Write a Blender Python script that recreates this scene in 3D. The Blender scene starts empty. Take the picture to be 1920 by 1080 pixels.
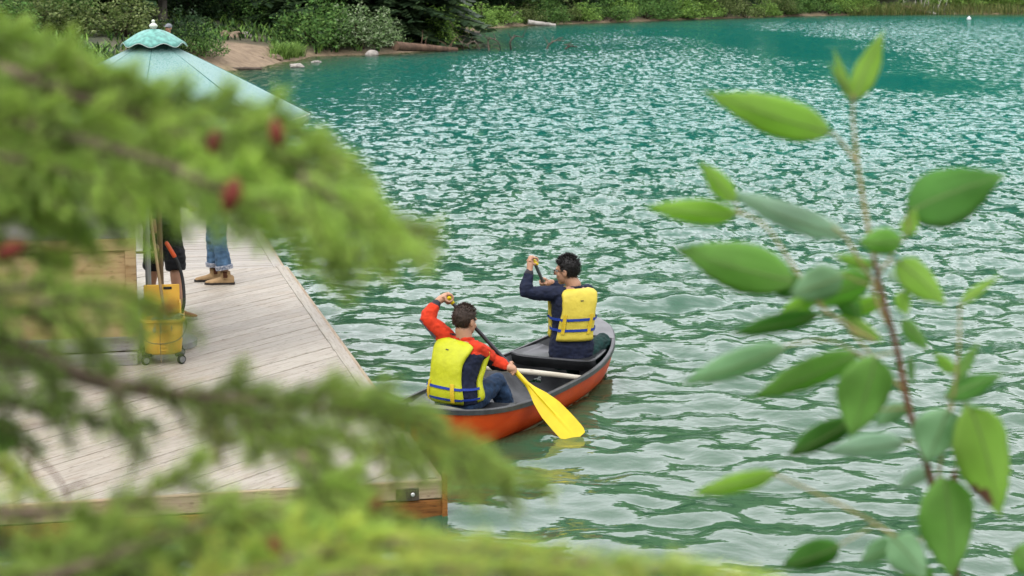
import bpy, bmesh, math, random
import numpy as np
from mathutils import Vector, Matrix, noise as mnoise

R = math.radians
rng = random.Random(7)
nrng = np.random.default_rng(7)
scene = bpy.context.scene
COL = scene.collection

# ------------------------------------------------------------------ camera
CAM_H, FPX, PITCH = 3.53, 3600.0, math.atan(600.0 / 3600.0)
cam_d = bpy.data.cameras.new('camera')
cam_d.sensor_width = 36.0
cam_d.lens = 36.0 * FPX / 1920.0
cam_d.clip_start, cam_d.clip_end = 0.05, 3000
cam_d.dof.use_dof = True
cam_d.dof.focus_distance = 15.0
cam_d.dof.aperture_fstop = 7.4
cam = bpy.data.objects.new('camera', cam_d)
COL.objects.link(cam)
cam.location = (0, 0, CAM_H)
cam.rotation_euler = (R(90) - PITCH, 0, 0)
scene.camera = cam

# ------------------------------------------------------------------ overcast sky
SUN_EL, SUN_AZ = R(58), R(205)          # azimuth from +Y, clockwise: behind and to the left of the camera
world = bpy.data.worlds.new('World')
scene.world = world
world.use_nodes = True
wn, wl = world.node_tree.nodes, world.node_tree.links
wn.clear()
w_out = wn.new('ShaderNodeOutputWorld')
w_bg = wn.new('ShaderNodeBackground')
w_sky = wn.new('ShaderNodeTexSky')
w_sky.sky_type = 'NISHITA'
w_sky.sun_disc = False
w_sky.sun_elevation = SUN_EL
w_sky.sun_rotation = SUN_AZ
w_sky.air_density = 1.0
w_sky.dust_density = 8.0
w_sky.ozone_density = 1.0
w_hsv = wn.new('ShaderNodeHueSaturation')
w_hsv.inputs['Saturation'].default_value = 0.22
w_tc = wn.new('ShaderNodeTexCoord')
w_noise = wn.new('ShaderNodeTexNoise')
w_noise.inputs['Scale'].default_value = 2.4
w_noise.inputs['Detail'].default_value = 5.0
w_ramp = wn.new('ShaderNodeMapRange')
w_ramp.inputs['From Min'].default_value = 0.3
w_ramp.inputs['From Max'].default_value = 0.7
w_ramp.inputs['To Min'].default_value = 14.5
w_ramp.inputs['To Max'].default_value = 19.5
w_grey = wn.new('ShaderNodeVectorMath'); w_grey.operation = 'SCALE'
w_grey.inputs[0].default_value = (1.01, 1.0, 1.07)
w_mix = wn.new('ShaderNodeMix'); w_mix.data_type = 'RGBA'
w_mix.inputs['Factor'].default_value = 0.75      # cloud deck over the clear sky
wl.new(w_sky.outputs['Color'], w_hsv.inputs['Color'])
wl.new(w_tc.outputs['Generated'], w_noise.inputs['Vector'])
wl.new(w_noise.outputs['Fac'], w_ramp.inputs['Value'])
wl.new(w_ramp.outputs['Result'], w_grey.inputs['Scale'])
wl.new(w_hsv.outputs['Color'], w_mix.inputs['A'])
wl.new(w_grey.outputs['Vector'], w_mix.inputs['B'])
wl.new(w_mix.outputs['Result'], w_bg.inputs['Color'])
w_bg.inputs['Strength'].default_value = 0.115
wl.new(w_bg.outputs['Background'], w_out.inputs['Surface'])

sun_d = bpy.data.lights.new('sun', 'SUN')
sun_d.energy = 0.6
sun_d.angle = R(25)
sun_d.color = (1.0, 0.97, 0.92)
sun = bpy.data.objects.new('sun', sun_d)
COL.objects.link(sun)
sdir = Vector((math.sin(SUN_AZ) * math.cos(SUN_EL), math.cos(SUN_AZ) * math.cos(SUN_EL), math.sin(SUN_EL)))
sun.rotation_euler = sdir.to_track_quat('Z', 'Y').to_euler()
sun.location = (0, 0, 30)

vs = scene.view_settings
vs.view_transform = 'Standard'
vs.look = 'None'
vs.exposure = 0.95
vs.gamma = 1.0
vs.use_curve_mapping = False

# ------------------------------------------------------------------ helpers
CP, SP = math.cos(PITCH), math.sin(PITCH)
def ray(px, py):
    r, u = (px - 960) / FPX, (540 - py) / FPX
    return Vector((r, CP + u * SP, -SP + u * CP))
def at(px, py, z=0.0):
    d = ray(px, py); t = (z - CAM_H) / d.z
    return Vector((0, 0, CAM_H)) + d * t
def atY(px, py, Y):
    d = ray(px, py); return Vector((0, 0, CAM_H)) + d * (Y / d.y)

def V(*a): return Vector(a)
def smooth(a, b, x):
    t = np.clip((x - a) / (b - a), 0, 1); return t * t * (3 - 2 * t)

def tag(o, label=None, cat=None, group=None, kind=None):
    if label: o['label'] = label
    if cat: o['category'] = cat
    if group: o['group'] = group
    if kind: o['kind'] = kind
    return o
def link(o, parent=None):
    COL.objects.link(o)
    if parent: o.parent = parent
    return o
def empty(name, loc=(0, 0, 0), rz=0):
    o = bpy.data.objects.new(name, None); o.empty_display_size = 0.1
    o.location = loc; o.rotation_euler = (0, 0, rz); return link(o)

class MB:
    """collects shapes; build() links them as one mesh object"""
    def __init__(s): s.v = []; s.f = []; s.m = []; s.mi = 0
    def add(s, vs_, fs):
        o = len(s.v); s.v.extend([tuple(x) for x in vs_])
        for f in fs: s.f.append([i + o for i in f]); s.m.append(s.mi)
        return s
    def box(s, c, e, ax=None, bev=0.0):
        c = Vector(c); X, Y, Z = ax if ax else (V(1,0,0), V(0,1,0), V(0,0,1))
        hx, hy, hz = e[0]/2, e[1]/2, e[2]/2
        if bev <= 0:
            p = [c + X*sx*hx + Y*sy*hy + Z*sz*hz for sz in (-1,1) for sy in (-1,1) for sx in (-1,1)]
            return s.add(p, [(0,2,3,1),(4,5,7,6),(0,1,5,4),(2,6,7,3),(0,4,6,2),(1,3,7,5)])
        b = min(bev, hx*.9, hy*.9, hz*.9)
        rings = []
        for (z, i) in ((-hz, b), (-hz+b, 0), (hz-b, 0), (hz, b)):
            x, y = hx-i, hy-i; k = b*.6 if i == 0 else b*.4
            rr = [(x-k,y),(-x+k,y),(-x,y-k),(-x,-y+k),(-x+k,-y),(x-k,-y),(x,-y+k),(x,y-k)]
            rings.append([c + X*a + Y*q + Z*z for a, q in rr])
        return s.loft(rings)
    def loft(s, rings, cap=True, close=True):
        n = len(rings[0]); p = [q for r in rings for q in r]; fs = []
        for i in range(len(rings)-1):
            for j in range(n if close else n-1):
                k = (j+1) % n
                fs.append((i*n+j, i*n+k, (i+1)*n+k, (i+1)*n+j))
        if cap:
            fs.append(tuple(range(n-1, -1, -1))); fs.append(tuple((len(rings)-1)*n + j for j in range(n)))
        return s.add(p, fs)
    def tube(s, pts, rad, n=8, cap=True, round_=False, flat=None):
        pts = [Vector(p) for p in pts]
        if not hasattr(rad, '__len__'): rad = [rad]*len(pts)
        rad = list(rad)
        if round_:
            t0 = (pts[0]-pts[1]).normalized(); t1 = (pts[-1]-pts[-2]).normalized()
            a, b = rad[0], rad[-1]
            pts = [pts[0]+t0*a*.98, pts[0]+t0*a*.7] + pts + [pts[-1]+t1*b*.7, pts[-1]+t1*b*.98]
            rad = [a*.2, a*.72] + rad + [b*.72, b*.2]
        t = (pts[1]-pts[0]).normalized()
        ref = V(0,0,1) if abs(t.z) < .9 else V(1,0,0)
        u = t.cross(ref).normalized(); rings = []
        for i, p in enumerate(pts):
            if i == 0: t = pts[1]-pts[0]
            elif i == len(pts)-1: t = pts[-1]-pts[-2]
            else: t = (pts[i+1]-pts[i]).normalized() + (pts[i]-pts[i-1]).normalized()
            if t.length < 1e-9: t = V(0,0,1)
            t.normalize(); u = u - t*u.dot(t)
            if u.length < 1e-6: u = t.orthogonal()
            u.normalize(); w = t.cross(u)
            rings.append([p + (u*math.cos(a)+w*math.sin(a))*rad[i] for a in [2*math.pi*j/n for j in range(n)]])
        return s.loft(rings, cap)
    def ell(s, c, r, ax=None, nu=14, nv=9):
        c = Vector(c); X, Y, Z = ax if ax else (V(1,0,0), V(0,1,0), V(0,0,1)); rings = []
        for i in range(1, nv):
            ph = math.pi*i/nv - math.pi/2
            rings.append([c + X*r[0]*math.cos(ph)*math.cos(t) + Y*r[1]*math.cos(ph)*math.sin(t) + Z*r[2]*math.sin(ph)
                          for t in [2*math.pi*j/nu for j in range(nu)]])
        o = [c - Z*r[2]] + [q for r_ in rings for q in r_] + [c + Z*r[2]]; n = nu; fs = []
        for j in range(n):
            fs.append((0, 1+(j+1)%n, 1+j)); b = 1+(len(rings)-1)*n
            fs.append((b+j, b+(j+1)%n, len(o)-1))
        for i in range(len(rings)-1):
            for j in range(n):
                fs.append((1+i*n+j, 1+i*n+(j+1)%n, 1+(i+1)*n+(j+1)%n, 1+(i+1)*n+j))
        return s.add(o, fs)
    def lathe(s, c, prof, n=16, axis=None):
        c = Vector(c); Z = axis or V(0,0,1); X = Z.orthogonal().normalized(); Y = Z.cross(X)
        return s.loft([[c + Z*z + (X*math.cos(t)+Y*math.sin(t))*max(r, 1e-4) for t in [2*math.pi*j/n for j in range(n)]] for r, z in prof])
    def mesh(s, name, mats, origin=None, smooth_=False):
        me = bpy.data.meshes.new(name)
        vs_ = s.v if origin is None else [(a-origin[0], b-origin[1], c-origin[2]) for a, b, c in s.v]
        me.from_pydata(vs_, [], s.f)
        for m in (mats if isinstance(mats, (list, tuple)) else [mats]): me.materials.append(m)
        if any(s.m): me.polygons.foreach_set('material_index', s.m)
        if smooth_: me.polygons.foreach_set('use_smooth', [True]*len(me.polygons))
        me.update(); return me
    def build(s, name, mats, parent=None, smooth_=False, origin=None, auto=None):
        if origin is None and parent is not None and parent.parent is None: origin = tuple(parent.location)
        elif origin is None and parent is not None: origin = tuple(parent.parent.location)
        me = s.mesh(name, mats, origin, smooth_)
        if auto: me.set_sharp_from_angle(angle=R(auto))
        return link(bpy.data.objects.new(name, me), parent)

def crom(pts, n):
    """Catmull-Rom resampling of a polyline"""
    P = [Vector(p) for p in pts]; P = [P[0]*2-P[1]] + P + [P[-1]*2-P[-2]]; out = []
    m = len(P)-3
    for k in range(n):
        x = k/(n-1)*m; i = min(int(x), m-1); t = x-i
        a, b, c, d = P[i:i+4]
        out.append(.5*((2*b)+(c-a)*t+(2*a-5*b+4*c-d)*t*t+(3*b-a-3*c+d)*t**3))
    return out

# ------------------------------------------------------------------ materials
ALB = .60        # the photograph is exposed for the shade: everything is wet and darker than it looks
def alb(c): return tuple(x*ALB for x in c)
def mat(name, col, rough=.7, var=.15, vscale=6.0, bump=0.0, bscale=40.0, spec=.5, metal=0.0, col2=None, stretch=(1,1,1), transl=0.0, coat=0.0, rnd=0.0):
    m = bpy.data.materials.new(name); m.use_nodes = True
    nt = m.node_tree; N, L = nt.nodes, nt.links
    b = N['Principled BSDF']
    b.inputs['Roughness'].default_value = rough
    b.inputs['Metallic'].default_value = metal
    b.inputs['Specular IOR Level'].default_value = spec*.5
    if coat: b.inputs['Coat Weight'].default_value = coat; b.inputs['Coat Roughness'].default_value = .15
    tc = N.new('ShaderNodeTexCoord'); mp = N.new('ShaderNodeMapping'); mp.inputs['Scale'].default_value = stretch
    L.new(tc.outputs['Object'], mp.inputs['Vector'])
    nz = N.new('ShaderNodeTexNoise'); nz.inputs['Scale'].default_value = vscale; nz.inputs['Detail'].default_value = 5
    L.new(mp.outputs['Vector'], nz.inputs['Vector'])
    mx = N.new('ShaderNodeMix'); mx.data_type = 'RGBA'
    col = alb(col); col2 = alb(col2) if col2 else None
    c2 = col2 or tuple(c*(1-var) for c in col); c1 = col if col2 else tuple(min(1, c*(1+var)) for c in col)
    mx.inputs['A'].default_value = (*c1, 1); mx.inputs['B'].default_value = (*c2, 1)
    mr = N.new('ShaderNodeMapRange'); mr.inputs['From Min'].default_value = .35; mr.inputs['From Max'].default_value = .65
    L.new(nz.outputs['Fac'], mr.inputs['Value']); L.new(mr.outputs['Result'], mx.inputs['Factor'])
    cout = mx.outputs['Result']
    if rnd:
        oi = N.new('ShaderNodeObjectInfo'); r2 = N.new('ShaderNodeMapRange')
        r2.inputs['To Min'].default_value = 1-rnd; r2.inputs['To Max'].default_value = 1+rnd
        L.new(oi.outputs['Random'], r2.inputs['Value'])
        sc = N.new('ShaderNodeVectorMath'); sc.operation = 'SCALE'
        L.new(cout, sc.inputs[0]); L.new(r2.outputs['Result'], sc.inputs['Scale']); cout = sc.outputs['Vector']
    L.new(cout, b.inputs['Base Color'])
    if bump:
        nb = N.new('ShaderNodeTexNoise'); nb.inputs['Scale'].default_value = bscale; nb.inputs['Detail'].default_value = 4
        L.new(mp.outputs['Vector'], nb.inputs['Vector'])
        bp = N.new('ShaderNodeBump'); bp.inputs['Strength'].default_value = 1; bp.inputs['Distance'].default_value = bump
        L.new(nb.outputs['Fac'], bp.inputs['Height']); L.new(bp.outputs['Normal'], b.inputs['Normal'])
    if transl:
        tr = N.new('ShaderNodeBsdfTranslucent'); L.new(cout, tr.inputs['Color'])
        ms = N.new('ShaderNodeMixShader'); ms.inputs['Fac'].default_value = transl
        L.new(b.outputs['BSDF'], ms.inputs[1]); L.new(tr.outputs['BSDF'], ms.inputs[2])
        L.new(ms.outputs['Shader'], N['Material Output'].inputs['Surface'])
    return m
def leafmat(name, col, transl=.3, var=.3, vs_=9.0, rough=.5, rnd=0.12):
    return mat(name, col, rough=rough, var=var, vscale=vs_, transl=transl, spec=.22, rnd=rnd)
# ------------------------------------------------------------------ wood
def woodmat(name, col, dark, grain=1.0, rough=.6, wear=None, wear_amt=0.0, rnd=.12, ring=14.0, lines=0.35, bump=.002):
    """boards: grain runs along object X"""
    col, dark = alb(col), alb(dark); wear = alb(wear) if wear else None
    m = bpy.data.materials.new(name); m.use_nodes = True
    N, L = m.node_tree.nodes, m.node_tree.links; b = N['Principled BSDF']
    b.inputs['Roughness'].default_value = rough; b.inputs['Specular IOR Level'].default_value = .2
    tc = N.new('ShaderNodeTexCoord'); oi = N.new('ShaderNodeObjectInfo')
    off = N.new('ShaderNodeVectorMath'); off.operation = 'SCALE'; off.inputs[0].default_value = (37.1, 11.7, 5.3)
    L.new(oi.outputs['Random'], off.inputs['Scale'])
    ad = N.new('ShaderNodeVectorMath'); ad.operation = 'ADD'
    L.new(tc.outputs['Object'], ad.inputs[0]); L.new(off.outputs['Vector'], ad.inputs[1])
    mp = N.new('ShaderNodeMapping'); mp.inputs['Scale'].default_value = (.35*grain, 5*grain, 5*grain); L.new(ad.outputs['Vector'], mp.inputs['Vector'])
    n1 = N.new('ShaderNodeTexNoise'); n1.inputs['Scale'].default_value = ring; n1.inputs['Detail'].default_value = 6; n1.inputs['Distortion'].default_value = .6
    L.new(mp.outputs['Vector'], n1.inputs['Vector'])
    n2 = N.new('ShaderNodeTexNoise'); n2.inputs['Scale'].default_value = 3.0; n2.inputs['Detail'].default_value = 6; L.new(ad.outputs['Vector'], n2.inputs['Vector'])
    r1 = N.new('ShaderNodeMapRange'); r1.inputs['From Min'].default_value = .45; r1.inputs['From Max'].default_value = .72; r1.inputs['To Max'].default_value = lines*2
    L.new(n1.outputs['Fac'], r1.inputs['Value'])
    mx = N.new('ShaderNodeMix'); mx.data_type = 'RGBA'; mx.inputs['A'].default_value = (*col, 1); mx.inputs['B'].default_value = (*dark, 1)
    L.new(r1.outputs['Result'], mx.inputs['Factor']); c = mx.outputs['Result']
    if wear:
        r2 = N.new('ShaderNodeMapRange'); r2.inputs['From Min'].default_value = .52; r2.inputs['From Max'].default_value = .7; r2.inputs['To Max'].default_value = wear_amt
        L.new(n2.outputs['Fac'], r2.inputs['Value'])
        m2 = N.new('ShaderNodeMix'); m2.data_type = 'RGBA'; m2.inputs['B'].default_value = (*wear, 1)
        L.new(r2.outputs['Result'], m2.inputs['Factor']); L.new(c, m2.inputs['A']); c = m2.outputs['Result']
    r3 = N.new('ShaderNodeMapRange'); r3.inputs['To Min'].default_value = 1-rnd; r3.inputs['To Max'].default_value = 1+rnd
    L.new(oi.outputs['Random'], r3.inputs['Value'])
    sc = N.new('ShaderNodeVectorMath'); sc.operation = 'SCALE'; L.new(c, sc.inputs[0]); L.new(r3.outputs['Result'], sc.inputs['Scale'])
    # fine dark specks of wet dirt
    n4 = N.new('ShaderNodeTexNoise'); n4.inputs['Scale'].default_value = 42; n4.inputs['Detail'].default_value = 3
    mp4 = N.new('ShaderNodeMapping'); mp4.inputs['Scale'].default_value = (.3, 1, 1); L.new(ad.outputs['Vector'], mp4.inputs['Vector']); L.new(mp4.outputs['Vector'], n4.inputs['Vector'])
    r4 = N.new('ShaderNodeMapRange'); r4.inputs['From Min'].default_value = .60; r4.inputs['From Max'].default_value = .68; r4.inputs['To Max'].default_value = .55
    L.new(n4.outputs['Fac'], r4.inputs['Value'])
    m4 = N.new('ShaderNodeMix'); m4.data_type = 'RGBA'; m4.inputs['B'].default_value = (*[d*.6 for d in dark], 1)
    L.new(r4.outputs['Result'], m4.inputs['Factor']); L.new(sc.outputs['Vector'], m4.inputs['A'])
    L.new(m4.outputs['Result'], b.inputs['Base Color'])
    bp = N.new('ShaderNodeBump'); bp.inputs['Distance'].default_value = bump; bp.inputs['Strength'].default_value = 1
    L.new(n1.outputs['Fac'], bp.inputs['Height']); L.new(bp.outputs['Normal'], b.inputs['Normal'])
    return m

# ------------------------------------------------------------------ lake outline and terrain
def g2(px, py): p = at(px, py, 0); return (p.x, p.y)
SHORE = [(-7.0, 5.2), (-2, 4.2), (6, 4.4), (40, 8), (95, 40), (120, 100), (90, 150)]
SHORE += [g2(1990, 26.5), g2(1900, 26.5), g2(1740, 27), g2(1600, 28.5), g2(1500, 30), g2(1400, 33), g2(1300, 36.5), g2(1200, 40), g2(1100, 43.5), g2(1000, 47), g2(930, 52), g2(880, 57),
          g2(850, 62), g2(848, 72), g2(866, 88), g2(840, 93), g2(800, 95), g2(745, 99), g2(690, 103), g2(620, 104), g2(572, 106), g2(545, 113), g2(500, 121), g2(450, 130), g2(400, 134)]
SHORE += [(-10.4, 56), (-9.6, 45), (-9.2, 34), (-8.6, 24), (-8.0, 14)]
SH = np.array(SHORE)
def shore_dist(x, y):
    """signed distance to the shoreline, positive over water"""
    x = np.asarray(x, float); y = np.asarray(y, float)
    d2 = np.full(x.shape, 1e12); ins = np.zeros(x.shape, bool); n = len(SH)
    for i in range(n):
        ax, ay = SH[i]; bx, by = SH[(i+1) % n]; ex, ey = bx-ax, by-ay
        t = np.clip(((x-ax)*ex+(y-ay)*ey)/(ex*ex+ey*ey), 0, 1)
        d2 = np.minimum(d2, (x-ax-t*ex)**2+(y-ay-t*ey)**2)
        c = ((ay > y) != (by > y)); xi = ax+(y-ay)*ex/(ey if abs(ey) > 1e-9 else 1e-9)
        ins ^= c & (x < xi)
    return np.where(ins, 1, -1)*np.sqrt(d2)
def vnoise(x, y, s, seed=0):
    """cheap smooth noise from sines, about -1..1"""
    r = np.random.default_rng(seed); o = np.zeros(np.shape(x))
    for k in range(7):
        a = r.uniform(0, 6.28); f = s*r.uniform(.6, 1.9); o = o + np.sin((x*np.cos(a)+y*np.sin(a))*f+r.uniform(0, 6.28))
    return o/4.0
BANK = at(470, 92, .6)
def ground_z(x, y):
    s = shore_dist(x, y); x = np.asarray(x, float); y = np.asarray(y, float)
    land = -s
    z = np.where(land > 0, .10*land + .25*(1-np.exp(-land/.5)) + .10*vnoise(x, y, 1.2, 3)*np.clip(land, 0, 1), 0)
    z = np.minimum(z, 1.3+.05*np.clip(land, 0, 60)) + np.where(land > 0, .25*np.clip((land-8)/20, 0, 3), 0)
    near = np.exp(-((x)**2/60+(y)**2/18)); z = np.where(land > 0, z*(1-near)+1.9*near*np.clip(land/1.2, 0, 1), z)
    # cut earth bank beside the cove
    db = np.hypot((x-BANK.x)*.8, (y-BANK.y)*.45)
    z = np.where(land > 0, z+.75*np.exp(-(db/2.3)**2)*np.clip(land/3.0, 0, 1), z)
    lake = -np.minimum(.10*s+.02, .45) - .02*np.clip(s-5, 0, 130)
    lake = np.maximum(lake, -3.0)
    return np.where(s > 0, lake, z)
def grow(a, b, d0, k, far, dmax=1e9):
    out = [a]; d = d0
    while out[-1] < b: out.append(out[-1]+d0)
    while out[-1] < far: d = min(d*k, dmax); out.append(out[-1]+d)
    return out
xs = np.array(sorted(set([-v for v in grow(0, 30, .8, 1.12, 900)] + grow(0, 45, .8, 1.12, 900))))
ys = np.array(sorted(set([-v for v in grow(0, 4, .8, 1.3, 200)[1:]] + grow(0, 165, .9, 1.12, 1500))))
LKX = np.arange(-60, 112, .5); LKY = np.arange(0, 240, .5); _a, _b = np.meshgrid(LKX, LKY); LKZ = ground_z(_a, _b).tolist()
def gz(x, y):
    i = min(max((x+60)*2, 0), len(LKX)-2); j = min(max(y*2, 0), len(LKY)-2); a, b_ = int(i), int(j); u, v = i-a, j-b_
    return (LKZ[b_][a]*(1-u)+LKZ[b_][a+1]*u)*(1-v)+(LKZ[b_+1][a]*(1-u)+LKZ[b_+1][a+1]*u)*v
GX, GY = np.meshgrid(xs, ys); GZ = ground_z(GX, GY)
def gridmesh(name, X, Y, Z, keep=None):
    ny, nx = X.shape; me = bpy.data.meshes.new(name)
    co = np.stack([X, Y, Z], -1).reshape(-1, 3).astype(np.float32)
    i = np.arange(ny*nx).reshape(ny, nx)
    q = np.stack([i[:-1,:-1], i[:-1,1:], i[1:,1:], i[1:,:-1]], -1).reshape(-1, 4)
    if keep is not None: q = q[keep.reshape(-1)]
    me.vertices.add(len(co)); me.vertices.foreach_set('co', co.ravel())
    me.loops.add(q.size); me.loops.foreach_set('vertex_index', q.ravel().astype(np.int32))
    me.polygons.add(len(q)); me.polygons.foreach_set('loop_start', (np.arange(len(q))*4).astype(np.int32))
    me.polygons.foreach_set('use_smooth', np.ones(len(q), bool)); me.update(calc_edges=True); me.validate()
    return me
def attr(me, name, arr):
    a = me.attributes.new(name, 'FLOAT', 'POINT'); a.data.foreach_set('value', np.asarray(arr, np.float32).ravel())

gm = gridmesh('ground', GX, GY, GZ)
ld = -shore_dist(GX, GY)
sand = np.exp(-(np.hypot((GX-BANK.x)*.62, (GY-BANK.y)*.30)/2.5)**4)
sand = np.maximum(sand, 1-smooth(.1, .5, ld))        # wet silt at and below the waterline
attr(gm, 'sand', sand)
m = bpy.data.materials.new('forest_floor'); m.use_nodes = True
N, L = m.node_tree.nodes, m.node_tree.links; b = N['Principled BSDF']; b.inputs['Roughness'].default_value = .9
tc = N.new('ShaderNodeTexCoord'); n1 = N.new('ShaderNodeTexNoise'); n1.inputs['Scale'].default_value = 1.3; n1.inputs['Detail'].default_value = 8
L.new(tc.outputs['Object'], n1.inputs['Vector'])
cr = N.new('ShaderNodeValToRGB'); cr.color_ramp.elements[0].position = .35; cr.color_ramp.elements[0].color = (0.0123, 0.0168, 0.0056, 1)
cr.color_ramp.elements[1].position = .68; cr.color_ramp.elements[1].color = (0.0420, 0.0476, 0.0146, 1)
L.new(n1.outputs['Fac'], cr.inputs['Fac'])
cs = N.new('ShaderNodeValToRGB'); cs.color_ramp.elements[0].position = .3; cs.color_ramp.elements[0].color = (0.0896, 0.0588, 0.0308, 1)
cs.color_ramp.elements[1].position = .65; cs.color_ramp.elements[1].color = (0.2016, 0.1456, 0.0868, 1)
n2 = N.new('ShaderNodeTexNoise'); n2.inputs['Scale'].default_value = 2.6; n2.inputs['Detail'].default_value = 8; n2.inputs['Roughness'].default_value = .65
L.new(tc.outputs['Object'], n2.inputs['Vector']); L.new(n2.outputs['Fac'], cs.inputs['Fac'])
aa = N.new('ShaderNodeAttribute'); aa.attribute_name = 'sand'
mx = N.new('ShaderNodeMix'); mx.data_type = 'RGBA'; L.new(aa.outputs['Fac'], mx.inputs['Factor']); L.new(cr.outputs['Color'], mx.inputs['A']); L.new(cs.outputs['Color'], mx.inputs['B'])
L.new(mx.outputs['Result'], b.inputs['Base Color'])
bp = N.new('ShaderNodeBump'); bp.inputs['Distance'].default_value = .15; L.new(n2.outputs['Fac'], bp.inputs['Height']); L.new(bp.outputs['Normal'], b.inputs['Normal'])
gm.materials.append(m)
tag(link(bpy.data.objects.new('ground', gm)), 'wooded lake shore with a bare sandy bank', 'ground', kind='structure')

# wooded mountainsides closing in the valley
hr = np.array([230, 300, 380, 470, 580, 720, 900, 1150]); ha = np.linspace(0, 2*math.pi, 97)
HR, HA = np.meshgrid(hr, ha); el = .34+.02*np.sin(HA*2+.6)+.015*np.sin(HA*5+2)+.012*np.sin(HA*11)
HX, HY = HR*np.sin(HA), 60+HR*np.cos(HA)
HZ = (HR-225)*el*1.45*(1-.25*(HR/1150))+6*np.sin(HR*.05+HA*23)+4
hm = gridmesh('hill', HX, HY, HZ)
hm.materials.append(mat('far_forest', (.080, .135, .058), rough=1, var=.5, vscale=.08, spec=.1))
tag(link(bpy.data.objects.new('hill', hm)), 'dark forested mountainsides around the lake', 'hill', kind='structure')

# ------------------------------------------------------------------ canoe frame (needed by the lake, which it displaces)
CAN_ANG = R(66)
CU = V(math.cos(CAN_ANG), math.sin(CAN_ANG), 0)          # towards the bow
CR = V(CU.y, -CU.x, 0)                                   # towards starboard
BOW = V(.770, 16.85, 0); CAN_L, CAN_W = 3.74, .486
CC = V(BOW.x, BOW.y, 0) - CU*(CAN_L/2)                   # midpoint
def hull_w(t, k=1.0):                                    # half breadth at gunwale, t in -1..1
    a = abs(t); return CAN_W*k*max(0.0, 1-a**2.41)**.56
def hull_sheer(t): return .258 + .17*abs(t)**3.2
def hull_keel(t): return -.10 + .10*max(0, abs(t)-.8)/.2*1.0
def canoe_pt(t, side, z): return CC + CU*(t*CAN_L/2) + CR*side + V(0, 0, z)
def hull_sec(t, inset=0.0, n=9):
    """points from port gunwale over the keel to starboard gunwale: (side, z)"""
    w = max(hull_w(t)-inset, .004); zt = hull_sheer(t); zk = hull_keel(t)+inset*1.2; out = []
    for i in range(2*n+1):
        a = -1+i/n; s_ = 1 if a >= 0 else -1; a = abs(a)
        # rounded bottom, flared side
        ph = a*math.pi/2; x = math.sin(ph)**.78; h = 1-math.cos(ph)**.72 if ph < math.pi/2 else 1
        x = x*(.80+.20*h); out.append((s_*w*x, zk+(zt-zk)*h))
    return out
def waterline_half(t):
    s_ = hull_sec(t); best = 0
    for (x, z) in s_:
        if z < .0: best = max(best, x)
    return best

# ------------------------------------------------------------------ lake surface
lx = [0.0]
while lx[-1] < 5: lx.append(lx[-1]+.05)
d = .05
while lx[-1] < 900: d *= 1.035; lx.append(lx[-1]+d)
LX = np.array(sorted(set([-v for v in lx] + lx)))
ly = [2.0]
while ly[-1] < 9: ly.append(ly[-1]+.25)
while ly[-1] < 13.5: ly.append(ly[-1]+.045)
while ly[-1] < 170: ly.append(ly[-1]+.045*(ly[-1]/13.5)**1.45)
d = 3.0
while ly[-1] < 900: d *= 1.3; ly.append(ly[-1]+d)
LY = np.array(ly)
WX, WY = np.meshgrid(LX, LY)
SPX = np.gradient(LX)[None, :]*np.ones_like(WX); SPY = np.gradient(LY)[:, None]*np.ones_like(WX)
SD = shore_dist(WX, WY)
# wind: sheltered water along the shores and one long lull reaching in from the far side
lull_c = [at(px, py, 0) for px, py in ((1330, 52), (1400, 66), (1480, 84), (1560, 108), (1640, 138), (1760, 168))]
lull_w = [7, 9, 9, 6, 5.0, 3.0]
lull = np.zeros_like(WX)
for i in range(len(lull_c)-1):
    for k in range(5):
        f = k/5; c = lull_c[i].lerp(lull_c[i+1], f); w = lull_w[i]*(1-f)+lull_w[i+1]*f
        dd = np.hypot((WX-c.x)/(w*.62), (WY-c.y)/w); lull = np.maximum(lull, np.exp(-dd**2*1.1))
lull = np.clip(lull*(1+.5*vnoise(WX, WY, .35, 11)), 0, 1)
shelter = smooth(1.0, 14, SD + 2.0*vnoise(WX, WY, .22, 5))
gust = .92+.22*vnoise(WX, WY*.6, .11, 21)
chop = np.clip(gust, .5, 1.3)*(1-.80*lull)*(.40+.60*shelter)
chop = np.where(WY < 20, np.maximum(chop, .75), chop)
lee = np.exp(-(((WX+.2)/2.6)**2+((WY-12.5)/2.2)**2)); chop = chop*(1-.25*lee)
WZ = np.zeros_like(WX); wr = np.random.default_rng(5)
NW = 120
for k in range(NW):
    lam = float(np.exp(wr.normal(math.log(.48), .55))); lam = min(max(lam, .16), 2.2); ang = R(-97)+wr.normal(0, 1.05); kx, ky = math.cos(ang)*2*math.pi/lam, math.sin(ang)*2*math.pi/lam
    amp = .0285*lam/(2*math.pi)*wr.uniform(.6, 1.4)
    fx = np.clip((lam/(SPX*abs(math.cos(ang))+SPY*abs(math.sin(ang))+1e-6)-3)/3, 0, 1)
    wx = WX+.12*lam*np.sin(WY*2.1/lam+k); ph = wx*kx+WY*ky+wr.uniform(0, 6.28)
    WZ += amp*fx*(np.sin(ph)+.22*np.cos(2*ph))
WZ *= chop
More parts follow.
